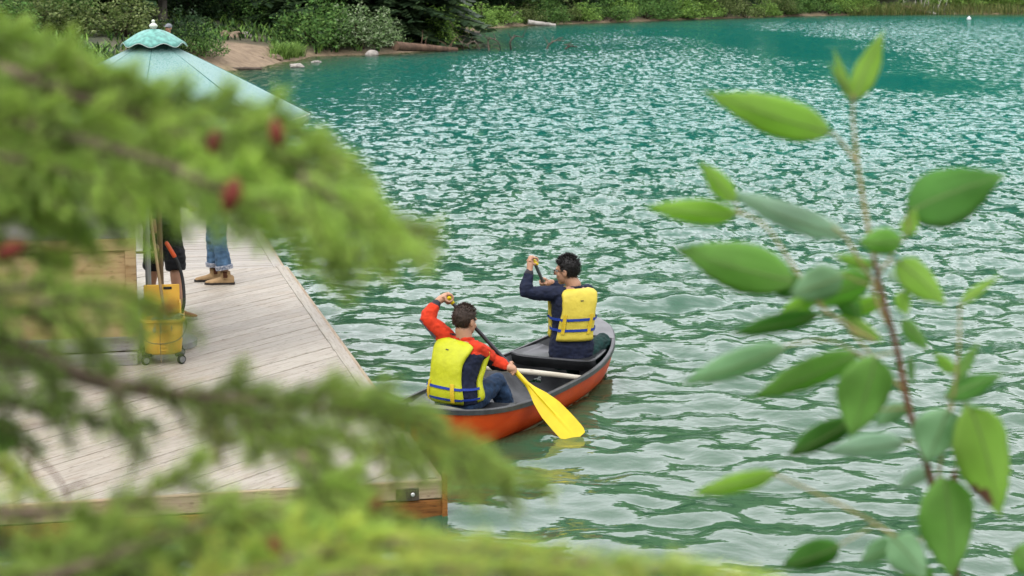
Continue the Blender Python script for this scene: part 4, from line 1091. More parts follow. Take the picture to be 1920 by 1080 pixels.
mb = MB(); mb.tube(crom([bp3(-.188, .02, .37), bp3(-.19, .12, .30), bp3(-.13, .245, .215), bp3(0, .265, .195), bp3(.13, .245, .225), bp3(.195, .12, .30), bp3(.190, .02, .37)], 30), .0045, 6); mb.build('wire_handle', wire, bkt, True)
MB().tube([bp3(-.02, .236, .375), bp3(-.025, .245, .20), bp3(-.02, .22, .03)], .0035, 6).build('cord', mat('hemp_cord', (.28, .2, .1), rough=.9), bkt)
for x in (-.135, .135):
    for y in (-.16, .15):
        cst = MB(); cst.box(bp3(x*.97, y, .082), (.07, .08, .03), (bs, bf, V(0, 0, 1)), .008); cst.tube([bp3(x+.018*np.sign(x), y, .08), bp3(x+.018*np.sign(x), y+.012, .038)], .009, 6)
        c_o = cst.build('caster', blk, bkt, True, auto=40)
        ax_ = (bs*.55+bf*.83).normalized()
        MB().lathe(bp3(x+.012*np.sign(x), y+.02, .040)-ax_*.012, [(.012, -.002), (.036, 0), (.040, .005), (.040, .019), (.036, .024), (.012, .026)], 20, ax_).build('tyre', blk, c_o, True, auto=40)
        MB().lathe(bp3(x+.012*np.sign(x), y+.02, .040)-ax_*.014, [(.002, -.003), (.026, -.002), (.027, .02), (.026, .032), (.002, .033)], 16, ax_).build('wheel_disc', grey_w, c_o, True, auto=40)
# mop standing in the bucket
mop = empty('mop', tuple(bp3(-.01, .03, .14))); tag(mop, 'string mop with wooden handle standing in the yellow bucket', 'mop')
m0 = bp3(.03, .05, .30); YM = m0.y; m1 = atY(277, 372, YM+.30)
MB().tube([m0, m0.lerp(m1, .5), m1], .0135, 10).build('handle', mat('mop_handle_wood', (.42, .29, .15), rough=.6, var=.15, stretch=(3, 3, .3)), mop, True)
MB().tube([m0+V(0, 0, -.03), m0.lerp(m1, .10)], [.02, .017], 10).build('socket', galv, mop, True)
mb = MB(); rr = random.Random(3)
for k in range(46):
    a = rr.uniform(-.9, 2.2); rad_ = rr.uniform(.11, .155); q0 = m0+V(rr.uniform(-.03, .03), rr.uniform(-.02, .02), -.01)
    e_ = bp3(math.cos(a)*(.16+rr.uniform(0, .02)), math.sin(a)*.20, .375+rr.uniform(0, .02)); f_ = bp3(math.cos(a)*(.19+rr.uniform(0, .012)), math.sin(a)*.235, .385-rr.uniform(.03, .11))
    if rr.random() < .45 or a < .1: f_ = e_+V(rr.uniform(-.02, .02), 0, -rr.uniform(.02, .06)); e_ = q0.lerp(e_, .6)+V(0, 0, .02)
    mb.tube(crom([q0, q0.lerp(e_, .55)+V(0, 0, .035), e_+V(0, 0, .012), f_], 8), [.005]*7+[.004], 5)
mb.build('mop_strands', mat('mop_yarn', (.34, .31, .26), rough=1, var=.4, vscale=40), mop)

# ------------------------------------------------------------------ people standing on the dock
tan_b = mat('tan_suede', (.36, .235, .115), rough=.9, var=.2, vscale=12, bump=.002, bscale=60)
brown_e = mat('brown_elastic', (.10, .035, .015), rough=.9, bump=.002, bscale=200)
sole_m = mat('dark_sole', (.03, .025, .02), rough=.8)
plaid = mat('plaid_cuff', (.50, .50, .52), rough=.9, var=.2, vscale=60, col2=(.10, .13, .2))
shirt_d = mat('dark_green_shirt', (.03, .05, .04), rough=.9, var=.2, bump=.002)
shirt_w = mat('blue_grey_shirt', (.16, .24, .30), rough=.9, var=.2, bump=.002)
red_s = mat('red_canvas_shoe', (.27, .035, .035), rough=.8, var=.2)
white_s = mat('white_sole', (.68, .66, .62), rough=.7)
hair_m2 = mat('brown_hair', (.05, .03, .018), rough=.6, var=.4, vscale=50)
def shoe(parent, an, f_, mt, sole, boot=0.0, k=1.0, gore=None):
    f_ = V(f_.x, f_.y, 0).normalized(); s_ = rt(f_); g = V(an.x, an.y, DZ); rings = []
    prof = [(-.085, .030, .055), (-.08, .036, .085), (-.03, .040, .100+boot*.4), (.03, .041, .085), (.09, .046, .062), (.14, .047, .052), (.18, .036, .043), (.198, .016, .03)]
    for y, w, h_ in prof:
        c = g+f_*y*k; rings.append([c+s_*w*k*math.cos(R(a))+V(0, 0, .018+max(0, math.sin(R(a)))*(h_-.018)*k if math.sin(R(a)) > 0 else .016) for a in range(0, 360, 30)])
    mb = MB(); mb.loft(rings)
    if boot: mb.tube([g+V(0, 0, .06), an+V(0, 0, boot)], [.047, .056], 14)
    o = remesh('shoe', mb, .008, mt if not gore else [mt, gore], parent, 1, pick=None if not gore else (lambda c: ((np.abs((c-np.array(an))@np.array(f_)) < .022) & (c[:, 2] > DZ+.075)).astype(int)))
    mb = MB(); mb.loft([[g+f_*(y*k)+s_*w*1.06*k*q+V(0, 0, z) for q, z in ((-1, 0.001), (-1, .022), (1, .022), (1, 0.001))] for y, w, h_ in [(-.09, .028, 0)]+[p for p in prof[1:-1]]+[(.203, .012, 0)]])
    mb.build('sole', sole, o, False)
    return o
def standing(name_label, ankL, ankR, face, height, top_m, leg_m, leg_cut, hair, skin_m, legw, arms, hem=None):
    base = (ankL+ankR)/2; base = V(base.x, base.y, DZ); f = face.normalized(); r = rt(f); k = height/1.72
    po = person_root(tuple(base), name_label)
    hip = base+V(0, 0, .90*k); nk = base+V(0, 0, 1.43*k); hd = base+V(0, 0, 1.60*k)+f*.02
    T = Torso([hip+V(0, 0, -.05), hip+V(0, 0, .17), hip+V(0, 0, .34), nk], [r, r], [f, f], k)
    shL, shR = T.pt(.875, math.pi, -.045), T.pt(.875, 0, -.045)
    hpL, hpR = hip-r*.085, hip+r*.085; knL = hpL.lerp(ankL, .50)+f*.03; knR = hpR.lerp(ankR, .50)+f*.03
    mb = MB(); Ph, axh = head_parts(mb, hd, f, V(0, 0, 1)); mb.tube([hd-V(0, 0, .06), nk], [.056, .062], 12, round_=True); T.add(mb, -.01)
    aL, aR = ankL+V(0, 0, .02), ankR+V(0, 0, .02)
    limb(mb, hpL, knL, aL, .085, .056, .038); limb(mb, hpR, knR, aR, .085, .056, .038)
    (eL, wL), (eR, wR) = arms(shL, shR, f, r)
    limb(mb, shL, eL, wL, .05, .042, .028); limb(mb, shR, eR, wR, .05, .042, .028)
    for w_, e_, sd in ((wL, eL, 1), (wR, eR, -1)):
        d_ = (w_-e_).normalized(); hand(mb, w_+d_*.08, d_.cross(f).normalized() if abs(d_.dot(f)) < .9 else r, -f, w_, thumb=sd, r=.012)
    remesh('body', mb, .008, skin_m, po, 1)
    mb = MB(); T.add(mb, .016, .03, .93, .01); limb(mb, shL, eL, wL.lerp(eL, .25), .066, .056, .046); limb(mb, shR, eR, wR.lerp(eR, .25), .066, .056, .046)
    remesh('shirt', mb, .012, top_m, po, 2, .007, 14)
    mb = MB(); mb.ell(hip+V(0, 0, -.03), (.17, .135, .14), (r, f, V(0, 0, 1)))
    for h_, n_, a_ in ((hpL, knL, aL), (hpR, knR, aR)):
        if leg_cut: mb.tube([h_, h_.lerp(n_, .5), n_+V(0, 0, .04), n_.lerp(a_, .16)], [.105, .108, .102, .098], 16)
        else: mb.tube([h_, h_.lerp(n_, .5), n_, n_.lerp(a_, .5), n_.lerp(a_, .80)], [.10, .098, .086, legw, legw*1.06], 16)
    remesh('shorts' if leg_cut else 'jeans', mb, .010, leg_m, po, 2, .010, 11)
    if hem:
        for n_, a_ in ((knL, aL), (knR, aR)):
            c0, c1 = n_.lerp(a_, .755), n_.lerp(a_, .875)
            mb = MB(); mb.tube([c0, c0.lerp(c1, .05), c0.lerp(c1, .5), c1], [legw*1.10, legw*1.2, legw*1.2, legw*1.16], 22); o = mb.build('cuff', hem, po, True, auto=50)
    hair_cap(Ph, po, hair, 5, .06, nape=-.085)
    return po, aL, aR
# jeans and tan boots, facing left
aL_, aR_ = at(402, 527, DZ), at(423, 533, DZ)
aL_ = V(aL_.x, aL_.y+.03, DZ+.09); aR_ = V(aR_.x, aR_.y, DZ+.09)
fJ = V(-.93, -.10, 0)
po, a1_, a2_ = standing('person in rolled blue jeans and tan ankle boots standing on the dock', aR_, aL_, fJ, 1.70, shirt_w, denim_l, False, hair_m2, skin, .078, lambda sL, sR, f, r: ((sL+V(0, 0, -.27)+f*.06, sL+V(0, 0, -.30)+f*.28), (sR+V(0, 0, -.27)+f*.06, sR+V(0, 0, -.30)+f*.28)), plaid)
shoe(po, a1_, fJ, tan_b, sole_m, .03, 1.08, brown_e); shoe(po, a2_, fJ+V(0, -.25, 0), tan_b, sole_m, .03, 1.08, brown_e)
# black shorts and red shoes, behind the bucket
aL_, aR_ = at(346, 597, DZ), at(272, 590, DZ)
aL_ = V(aL_.x-.06, aL_.y+.04, DZ+.09); aR_ = V(aR_.x, aR_.y+.2, DZ+.09)
fB = V(.75, -.55, 0)
po, a1_, a2_ = standing('person in black shorts and red shoes standing behind the mop bucket', aL_, aR_, fB, 1.74, shirt_d, black_f, True, hair_m, skin2, .07, lambda sL, sR, f, r: ((sL+V(0, 0, -.27)+f*.03, sL+V(0, 0, -.33)+f*.24), (sR+V(0, 0, -.27)-r*-.05, sR+V(0, 0, -.47)+f*.10+r*.06)))
shoe(po, a1_, V(.95, -.35, 0), red_s, white_s); shoe(po, a2_, V(.75, -.6, 0), red_s, white_s)
# ------------------------------------------------------------------ shore vegetation
def leaf_cloud(n, size, clumps, seed, squash=1.0, up=.3):
    """n separate leaf blades spread through a set of clumps (x, y, z, r); each blade is a bent pair of triangles"""
    r = np.random.default_rng(seed); cl = np.array(clumps, float); w = cl[:, 3]**2; w = w/w.sum()
    k = r.choice(len(cl), n, p=w); d = r.normal(size=(n, 3)); d /= np.linalg.norm(d, axis=1)[:, None]; rad = r.uniform(.35, 1.06, n)**.55
    p = cl[k, :3]+d*(cl[k, 3]*rad)[:, None]*np.array([1, 1, squash])
    p += .10*size*r.normal(size=(n, 3))*3
    ax = d*.6+r.normal(size=(n, 3))*.6+np.array([0, 0, up]); ax /= np.linalg.norm(ax, axis=1)[:, None]
    sd = np.cross(ax, r.normal(size=(n, 3))); sd /= np.linalg.norm(sd, axis=1)[:, None]; nr = np.cross(ax, sd)
    s = size*r.uniform(.6, 1.3, n)[:, None]
    v = np.stack([p-ax*s*.5, p+sd*s*.27+nr*s*.07, p+ax*s*.5, p-sd*s*.27+nr*s*.07], 1).reshape(-1, 3)
    keep = np.repeat(p[:, 2] > .0, 4); idx = np.arange(len(v)).reshape(-1, 4)[p[:, 2] > .0]
    return v, idx
def fast_mesh(name, v, q, mats, mi=None):
    me = bpy.data.meshes.new(name); used = np.unique(q); remap = np.zeros(len(v), int); remap[used] = np.arange(len(used)); v = v[used]; q = remap[q]
    me.vertices.add(len(v)); me.vertices.foreach_set('co', v.astype(np.float32).ravel())
    me.loops.add(q.size); me.loops.foreach_set('vertex_index', q.astype(np.int32).ravel())
    me.polygons.add(len(q)); me.polygons.foreach_set('loop_start', (np.arange(len(q))*q.shape[1]).astype(np.int32)); me.update(calc_edges=True)
    for m_ in mats: me.materials.append(m_)
    if mi is not None: me.polygons.foreach_set('material_index', np.asarray(mi, np.int32))
    me.update(); return me
bark = mat('shrub_bark', (.07, .05, .035), rough=.95, var=.3)
bark_g = mat('grey_bark', (.13, .115, .10), rough=.95, var=.4, vscale=5, bump=.02, bscale=12, stretch=(1, 1, .25))
bark_r = mat('reddish_bark', (.14, .085, .055), rough=.95, var=.4, vscale=5, bump=.02, bscale=12, stretch=(1, 1, .25))
dead_m = mat('dead_wood', (.13, .10, .075), rough=.9, var=.35, vscale=4, bump=.006, bscale=18, stretch=(1, 1, 1))
pale_dead = mat('bleached_wood', (.46, .43, .38), rough=.9, var=.25, vscale=4)
LEAF = {
 'silver': [leafmat('silver_leaf', (.19, .31, .11)), leafmat('silver_leaf_pale', (.42, .52, .30)), leafmat('silver_leaf_dark', (.045, .085, .028))],
 'bright': [leafmat('bright_leaf', (.23, .41, .075)), leafmat('bright_leaf_pale', (.36, .56, .13)), leafmat('bright_leaf_dark', (.07, .15, .03))],
 'mid':    [leafmat('mid_leaf', (.12, .26, .06)), leafmat('mid_leaf_pale', (.21, .36, .09)), leafmat('mid_leaf_dark', (.022, .055, .014))],
 'dark':   [leafmat('dark_leaf', (.030, .070, .024)), leafmat('dark_leaf_pale', (.040, .080, .024)), leafmat('dark_leaf_dark', (.010, .026, .009))],
 'olive':  [leafmat('olive_leaf', (.12, .18, .045)), leafmat('olive_leaf_pale', (.27, .33, .12)), leafmat('olive_leaf_dark', (.032, .055, .014))],
}
def shrub_meshes(kind, n, size, seed, wide=1.0):
    r = random.Random(seed); cl = []
    for k in range(15):
        a = r.uniform(0, 6.28); q = math.sqrt(r.random()); h_ = r.uniform(.18, .80)*(1-.35*q); rr = r.uniform(.15, .30)
        cl.append((math.cos(a)*q*.40*wide, math.sin(a)*q*.40*wide, h_, rr))
    for k in range(9): a = r.uniform(0, 6.28); cl.append((math.cos(a)*.44*wide, math.sin(a)*.44*wide, r.uniform(.06, .3), .17))
    for k in range(10): a = r.uniform(0, 6.28); q = r.uniform(0, .35); cl.append((math.cos(a)*q*wide, math.sin(a)*q*wide, r.uniform(.75, .98), r.uniform(.05, .09)))
    v, q = leaf_cloud(n, size, cl, seed); mi = np.random.default_rng(seed).choice(3, len(q), p=[.55, .25, .20])
    fm = fast_mesh('foliage', v, q, LEAF[kind], mi)
    mb = MB()
    for k in range(9):
        c = cl[r.randrange(15)]; b0 = V(r.uniform(-.06, .06), r.uniform(-.06, .06), -.03); e_ = V(c[0], c[1], c[2])
        mb.tube([b0, b0.lerp(e_, .5)+V(r.uniform(-.05, .05), 0, .05), e_], [.016, .011, .004], 5)
    return fm, mb.mesh('stem', bark)
SHR = {}
for kd, n, sz in (('silver', 3400, .052), ('bright', 2600, .060), ('mid', 2600, .058), ('dark', 2400, .060), ('olive', 2600, .055)):
    SHR[kd] = [shrub_meshes(kd, n, sz, 40+i*7+len(kd)) for i in range(2)]
def shrub(p, w, h, kind, label, group, name='shrub'):
    fm, sm = SHR[kind][rng.randrange(2)]; o = empty(name, (p[0], p[1], max(gz(p[0], p[1]), -.05)-.05), rng.uniform(0, 6.28)); o.scale = (w, w, h)
    tag(o, label, 'shrub', group)
    link(bpy.data.objects.new('foliage', fm), o); link(bpy.data.objects.new('stem', sm), o); return o
def onland(px, py, back=0.0):
    """ground point that shows at a pixel, walked out until it is on land"""
    d_ = ray(px, py); lo = None; t = 8.0
    while t < 400:
        p = V(0, 0, CAM_H)+d_*t
        if p.z <= gz(p.x, p.y) and p.z >= -.4 and gz(p.x, p.y) > -.02: lo = p; break
        if p.z < -.3: break
        t += .4
    if lo is None:
        p = at(px, py, 0.0); dd = V(p.x, p.y, 0).normalized(); k = 0
        while gz(p.x, p.y) < .02 and k < 80: p = p+dd*.5; k += 1
        lo = p
    dd = V(lo.x, lo.y, 0).normalized(); return lo+dd*back
# near-left shore, each with its own look
BUSHES = [
 (676, 99, .7, 3.2, 2.0, 'silver', 'pale silvery flowering bush hanging over the water by the small stone'),
 (716, 97, 1.4, 2.0, 1.6, 'silver', 'smaller silvery bush at the water, right of the flowering bush'),
 (585, 100, 1.2, 3.0, 2.2, 'mid', 'dark green leafy bush between the sandy bank and the silvery bush'),
 (620, 98, 2.6, 2.4, 2.4, 'mid', 'leafy bush behind the silvery flowering bush'),
 (378, 112, .4, 1.7, 1.3, 'mid', 'green bush leaning at the left side of the sandy bank'),
 (345, 106, .8, 2.0, 1.5, 'dark', 'dark bush just right of the parasol top'),
 (818, 88, .8, 2.0, 1.9, 'bright', 'fresh green bush standing over the fallen log at the point'),
 (846, 84, 1.4, 1.7, 1.3, 'bright', 'low green bush at the tip of the wooded point'),
 (230, 72, 1.0, 3.0, 2.0, 'olive', 'olive leafed bush left of the parasol finial'),
 (150, 70, 1.6, 3.2, 2.0, 'olive', 'large olive leafed bush behind the spruce tops at left'),
 (60, 66, 1.0, 3.2, 1.9, 'olive', 'olive leafed bush near the left edge of the far bank'),
 (-10, 66, 1.0, 3.0, 1.8, 'mid', 'green bush at the far left edge behind the spruce'),
 (105, 50, 5.0, 3.0, 2.0, 'mid', 'green bush up the slope behind the olive bushes'),
 (470, 50, 2.0, 3.0, 1.6, 'mid', 'green bush on the slope above the bare sand'),
 (430, 46, 2.0, 2.6, 1.5, 'dark', 'dark bush above the left of the bare sand'),
 (520, 60, 1.5, 2.6, 1.5, 'mid', 'green bush on the right shoulder of the sandy bank'),
]
for px, py, bk, w, h, kd, lb in BUSHES:
    p = onland(px, py, bk); shrub((p.x, p.y), w, h, kd, lb, 'bushes on the near left shore')
rs = random.Random(12)
for k in range(16):                                             # under the trees, hard to tell apart
    px = rs.uniform(-40, 850); p = onland(px, rs.uniform(30, 62), rs.uniform(3, 9)); shrub((p.x, p.y), rs.uniform(2.4, 3.6), rs.uniform(1.4, 2.3), rs.choice(['dark', 'mid', 'dark']), 'shaded bush under the conifers of the left shore', 'shaded bushes under the left conifers')
# far shore
x = 868
while x < 1470:
    p = onland(x, 62-(x-868)*.045 if x > 900 else 58, rs.uniform(.4, 1.4)); shrub((p.x, p.y), rs.uniform(2.0, 3.2), rs.uniform(1.2, 2.0), rs.choice(['bright', 'mid', 'bright', 'olive']), 'green willow bush along the far waterline left of the reeds', 'bushes along the far waterline'); x += rs.uniform(26, 46)
x = 1470
while x < 1640:
    p = onland(x, 30, rs.uniform(.8, 2)); shrub((p.x, p.y), rs.uniform(2.2, 3.6), rs.uniform(1.0, 1.7), rs.choice(['mid', 'mid', 'bright']), 'green bush behind the pale reeds on the far shore', 'bushes behind the far reeds'); x += rs.uniform(26, 44)
x = 1775
while x < 2010:
    p = onland(x, 25, rs.uniform(2.0, 4.0)); shrub((p.x, p.y), rs.uniform(2.6, 4.2), rs.uniform(1.5, 2.3), 'bright', 'bright yellow green bush on the far shore right of the driftwood', 'bright bushes at the far right'); x += rs.uniform(28, 46)
for k in range(34):
    px = rs.uniform(850, 1980); p = onland(px, 40, rs.uniform(4, 14)); shrub((p.x, p.y), rs.uniform(3, 4.5), rs.uniform(1.4, 2.6), rs.choice(['dark', 'mid', 'mid']), 'shaded bush under the conifers of the far shore', 'shaded bushes under the far conifers')

# conifers
needle_d = [leafmat('spruce_dark', (.040, .078, .034), .2), leafmat('spruce_mid', (.065, .115, .045), .2), leafmat('spruce_dead', (.10, .075, .05), .05)]  # needle colours lightened to stand in for haze over the distance
def conifer_meshes(seed, H=15.0, low=.6, bare=0.0):
    r = np.random.default_rng(seed); V_, Q, M = [], [], []; z = low; n0 = 0
    while z < H-.3:
        f = (z-low)/(H-low); Lb = (2.9*(1-f)**.8+.25)*r.uniform(.8, 1.15); nb = 7
        for k in range(nb):
            a = r.uniform(0, 6.28); droop = r.uniform(.15, .42); d_ = np.array([math.cos(a), math.sin(a), 0]); t_ = np.array([-math.sin(a), math.cos(a), 0])
            ns = int(12 if f < .25 else 7)
            dead = (z < low+bare) and r.random() < .75
            for i in range(ns if not dead else 4):
                u = (i+.6)/ns; p = d_*Lb*u+np.array([0, 0, z-Lb*droop*u**1.3]); s = Lb*.20*(1.25-u*.6)*r.uniform(.8, 1.3)+.08
                if dead: s *= .45
                for sg in (-1, 1):
                    tip = p+d_*s*.7+t_*sg*s*.9+np.array([0, 0, -s*r.uniform(.1, .5)]); m1 = p+d_*s*.75+t_*sg*s*.25+np.array([0, 0, -s*.12]); m2 = p+d_*s*.05+t_*sg*s*.55+np.array([0, 0, -s*r.uniform(.05, .35)])
                    V_.extend([p, m1, tip, m2]); Q.append([n0, n0+1, n0+2, n0+3]); n0 += 4; M.append(2 if dead else int(r.random() < .45))
        z += r.uniform(.28, .42)*(1+.3*f)
    fm = fast_mesh('crown', np.array(V_), np.array(Q), needle_d, M)
    tb = MB().tube([V(0, 0, -.6), V(0, 0, .3), V(.05, 0, H*.5), V(0, 0, H)], [.27, .20, .12, .02], 10).mesh('trunk', bark_g if seed % 2 else bark_r, smooth_=True)
    return fm, tb
CON = [conifer_meshes(1, 15, .5, 0), conifer_meshes(2, 17, 1.0, 1.6), conifer_meshes(4, 13, .25, 0), conifer_meshes(5, 16, 1.8, 2.2)]
def conifer(p, s, k, label, group):
    fm, tb = CON[k]; o = empty('conifer_tree', (p[0], p[1], gz(p[0], p[1])), rng.uniform(0, 6.28)); o.scale = (s, s, s)
    tag(o, label, 'tree', group); link(bpy.data.objects.new('crown', fm), o); link(bpy.data.objects.new('trunk', tb), o)
for px, py, bk, s, k, lb in (
   (306, 60, 1.5, 1.0, 3, 'conifer with bare drooping dead twigs just behind the parasol finial'),
   (445, 40, 4.0, 1.0, 0, 'dark conifer above the sandy bank'),
   (655, 84, 4.5, .95, 2, 'dark conifer rising behind the silvery flowering bush'),
   (745, 88, 2.6, .9, 2, 'dark conifer on the wooded point behind the fallen log'),
   (795, 84, 3.2, .9, 0, 'conifer at the end of the wooded point'),
   (590, 70, 4.0, 1.0, 0, 'dark conifer behind the leafy bushes right of the sand'),
   (30, 40, 6.0, 1.0, 1, 'conifer with dark trunk near the left edge'),
   (165, 40, 6.0, 1.0, 1, 'conifer rising behind the olive bushes at left')):
    p = onland(px, py, bk); conifer((p.x, p.y), s, k, lb, 'conifers on the near left shore')
for k in range(26):
    px = rs.uniform(-120, 850); p = onland(px, rs.uniform(30, 60), rs.uniform(6, 22)); conifer((p.x, p.y), rs.uniform(.8, 1.2), rs.randrange(4), 'conifer deep in the dark wood of the left shore', 'conifers in the left wood')
for k in range(64):
    px = rs.uniform(830, 2080); p = onland(px, 40, rs.uniform(5, 26)); conifer((p.x, p.y), rs.uniform(.8, 1.25), rs.choice([1, 3, 0, 1, 3]), 'conifer in the wood behind the far shore', 'conifers in the far wood')

# ground cover and reeds: uncountable
def scatter(name, pts, h, wdt, blades, mats, label, cat, bend=.25):
    r = np.random.default_rng(len(pts)); V_, Q, M = [], [], []; n0 = 0
    for (x_, y_, z_) in pts:
        for b_ in range(blades):
            a = r.uniform(0, 6.28); d_ = np.array([math.cos(a), math.sin(a), 0]); t_ = np.array([-d_[1], d_[0], 0]); H_ = h*r.uniform(.5, 1.25); o_ = np.array([x_+r.normal(0, .10), y_+r.normal(0, .10), z_-.03])
            m_ = o_+d_*H_*bend*.4+np.array([0, 0, H_*.6]); e_ = o_+d_*H_*bend*1.4+np.array([0, 0, H_])
            V_.extend([o_-t_*wdt*.6, o_+t_*wdt*.6, m_+t_*wdt*.6, m_-t_*wdt*.6, e_+t_*wdt*.06, e_-t_*wdt*.06]); Q.append([n0, n0+1, n0+2, n0+3]); Q.append([n0+3, n0+2, n0+4, n0+5]); c_ = int(r.integers(len(mats))); M += [c_, c_]; n0 += 6
    me = fast_mesh(name, np.array(V_), np.array(Q), mats, M); return tag(link(bpy.data.objects.new(name, me)), label, cat, kind='stuff')
pts = []
for k in range(6500):
    px = rs.uniform(-60, 1980); far = px > 860
    if far: p = at(px, rs.uniform(24, 58), 0)
    else: p = at(px, rs.uniform(62, 140) if px > 330 else rs.uniform(62, 330), 0)
    d_ = V(p.x, p.y, 0).normalized(); p = p+d_*rs.uniform(0, 10 if far else 8); z_ = gz(p.x, p.y)
    if z_ < .10: continue
    if math.exp(-(math.hypot((p.x-BANK.x)*.62, (p.y-BANK.y)*.30)/2.5)**4) > .4: continue
    pts.append((p.x, p.y, z_))
scatter('ground_cover', pts, .34, .055, 7, LEAF['mid']+LEAF['dark'][:1]+LEAF['bright'][:1], 'low green plants covering the shore', 'ground cover', .6)
reed = [leafmat('reed_straw', (.26, .27, .09)), leafmat('reed_green', (.15, .21, .055)), leafmat('reed_olive', (.10, .15, .04))]
pts = []
for k in range(1500):
    px = rs.choice([rs.uniform(1590, 1730), rs.uniform(1700, 2000), rs.uniform(880, 1180)]); p = at(px, 30, 0); d_ = V(p.x, p.y, 0).normalized()
    while gz(p.x, p.y) < -.03 and p.y < 260: p = p+d_*.4
    p = p+d_*rs.uniform(-.6, 1.6 if px > 1500 else .7); pts.append((p.x, p.y, max(gz(p.x, p.y), -.1)))
scatter('shore_reeds', pts, .62, .028, 5, reed, 'strip of straw coloured reeds at the far waterline', 'reeds', .3)
pts = []
for k in range(170):
    p = onland(rs.gauss(541, 12), rs.uniform(104, 114), rs.uniform(0, .8)); pts.append((p.x, p.y, gz(p.x, p.y)))
scatter('grass_tuft', pts, .42, .022, 12, LEAF['bright'], 'bright green tuft of grass at the foot of the sandy bank', 'grass', .7)

# logs, dead branches, rocks
def log(pa, pb, ra, rb, mt, label, name='fallen_log', snags=0, seed=1):
    r = random.Random(seed); o = empty(name, tuple((pa+pb)/2)); tag(o, label, 'log'); n = 9
    pts_ = [pa.lerp(pb, i/(n-1))+V(r.uniform(-.03, .03), r.uniform(-.03, .03), r.uniform(-.015, .015)) for i in range(n)]
    MB().tube(pts_, [(ra+(rb-ra)*i/(n-1))*r.uniform(.93, 1.07) for i in range(n)], 10).build('stem', mt, o, True, auto=60)
    for k in range(snags):
        q = pa.lerp(pb, r.uniform(.1, .95)); e_ = q+V(r.uniform(-.5, .5), r.uniform(-.3, .3), r.uniform(.3, .8)); MB().tube([q, q.lerp(e_, .5)+V(r.uniform(-.1, .1), 0, .05), e_], [.022, .016, .005], 5).build('snag', mt, o)
    return o
def gp(px, py, z): return at(px, py, z)
log(gp(742, 86, .35), gp(856, 94, .02), .20, .10, bark_r, 'brown fallen log lying from the point into the water', snags=5, seed=3)
log(gp(405, 128, .05), gp(490, 129, .03), .07, .05, dead_m, 'thin pale log floating at the shore beside the parasol', seed=4)
log(gp(990, 42, .22), gp(1042, 47, .05), .16, .09, pale_dead, 'pale grey log on the far bank among green bushes', seed=5)
log(gp(862, 62, .10), gp(900, 61, .06), .10, .07, dead_m, 'weathered log at the waterline in the cove', seed=6)
for i, (pxs, lb) in enumerate((([(868, 92), (864, 78), (845, 62), (850, 50)], 'bare dead branch rising from the fallen log at the point'),
      ([(880, 92), (877, 83), (890, 78), (900, 92)], 'twisted dead branch in the water, nearest the log'),
      ([(917, 95), (915, 76), (922, 72), (935, 80), (938, 94)], 'arched dead branch in the water, second from the log'),
      ([(958, 93), (957, 78), (966, 68), (980, 70)], 'tall curved dead branch in the water right of the point'),
      ([(1025, 92), (1030, 83), (1042, 76), (1056, 77)], 'forked dead branch in the water farthest from the point'),
      ([(1060, 92), (1068, 87), (1082, 88)], 'low dead twig in the water at the right end of the branches'),
      ([(905, 66), (902, 40), (905, 8)], 'bare grey sapling stem at the cove'),
      ([(1300*0+948, 47), (955, 36), (972, 22)], 'leaning bleached stem among the far bushes'))):
    Yb = at(pxs[0][0], min(pxs[0][1], 95), 0).y if i < 6 else onland(pxs[0][0], pxs[0][1], .2).y
    o = empty('dead_branch', tuple(atY(*pxs[0], Yb))); tag(o, lb, 'branch')
    P_ = [atY(px, py, Yb+rs.uniform(-.3, .3)*(j > 0)) for j, (px, py) in enumerate(pxs)]; n = 12; c_ = crom(P_, n)
    MB().tube([c_[0]+V(0, 0, -.15)]+c_, [.05]+[.048*(1-.7*j/(n-1)) for j in range(n)], 6).build('stem', dead_m if i != 7 else pale_dead, o, True)
    for k in range(5):
        q = c_[3+k*2 if 3+k*2 < n else n-2]; e_ = q+V(rs.uniform(-.4, .4), rs.uniform(-.2, .2), rs.uniform(-.05, .4)); MB().tube([q, q.lerp(e_, .5)+V(0, 0, .05), e_], [.020, .015, .006], 5).build('twig', dead_m, o)
def rock(px, py, z, sx, sy, sz, mt, label, seed, name='rock'):
    c = at(px, py, z); mb = MB(); mb.ell((0, 0, 0), (sx, sy, sz), None, 22, 14)
    vs_ = []
    for v in mb.v:
        q = Vector(v); d_ = 1+.35*mnoise.noise(Vector((q.x/sx*1.1+seed, q.y/sy*1.1, q.z/sz*1.1)))+.12*mnoise.noise(Vector((q.x/sx*3+seed, q.y/sy*3, q.z/sz*3))); vs_.append((q.x*d_, q.y*d_, max(q.z*d_, -sz*.7)))
    mb.v = vs_; me = mb.mesh(name, mt, smooth_=True); me.set_sharp_from_angle(angle=R(38)); o = bpy.data.objects.new(name, me); o.location = c; link(o); return tag(o, label, 'rock')
rock_m = mat('pale_stone', (.36, .33, .29), rough=.85, var=.3, vscale=5, bump=.02, bscale=9)
rock_b = mat('brown_stone', (.26, .19, .13), rough=.9, var=.35, vscale=5, bump=.02, bscale=9)
rock(557, 124, .05, .26, .2, .10, rock_m, 'pale stone in the shallows below the sandy bank', 3)
rock(697, 101, .08, .26, .22, .15, rock_m, 'small stone at the foot of the silvery bush', 8)
rock(593, 116, .02, .18, .14, .05, rock_m, 'flat pale stone awash right of the larger stone', 5)
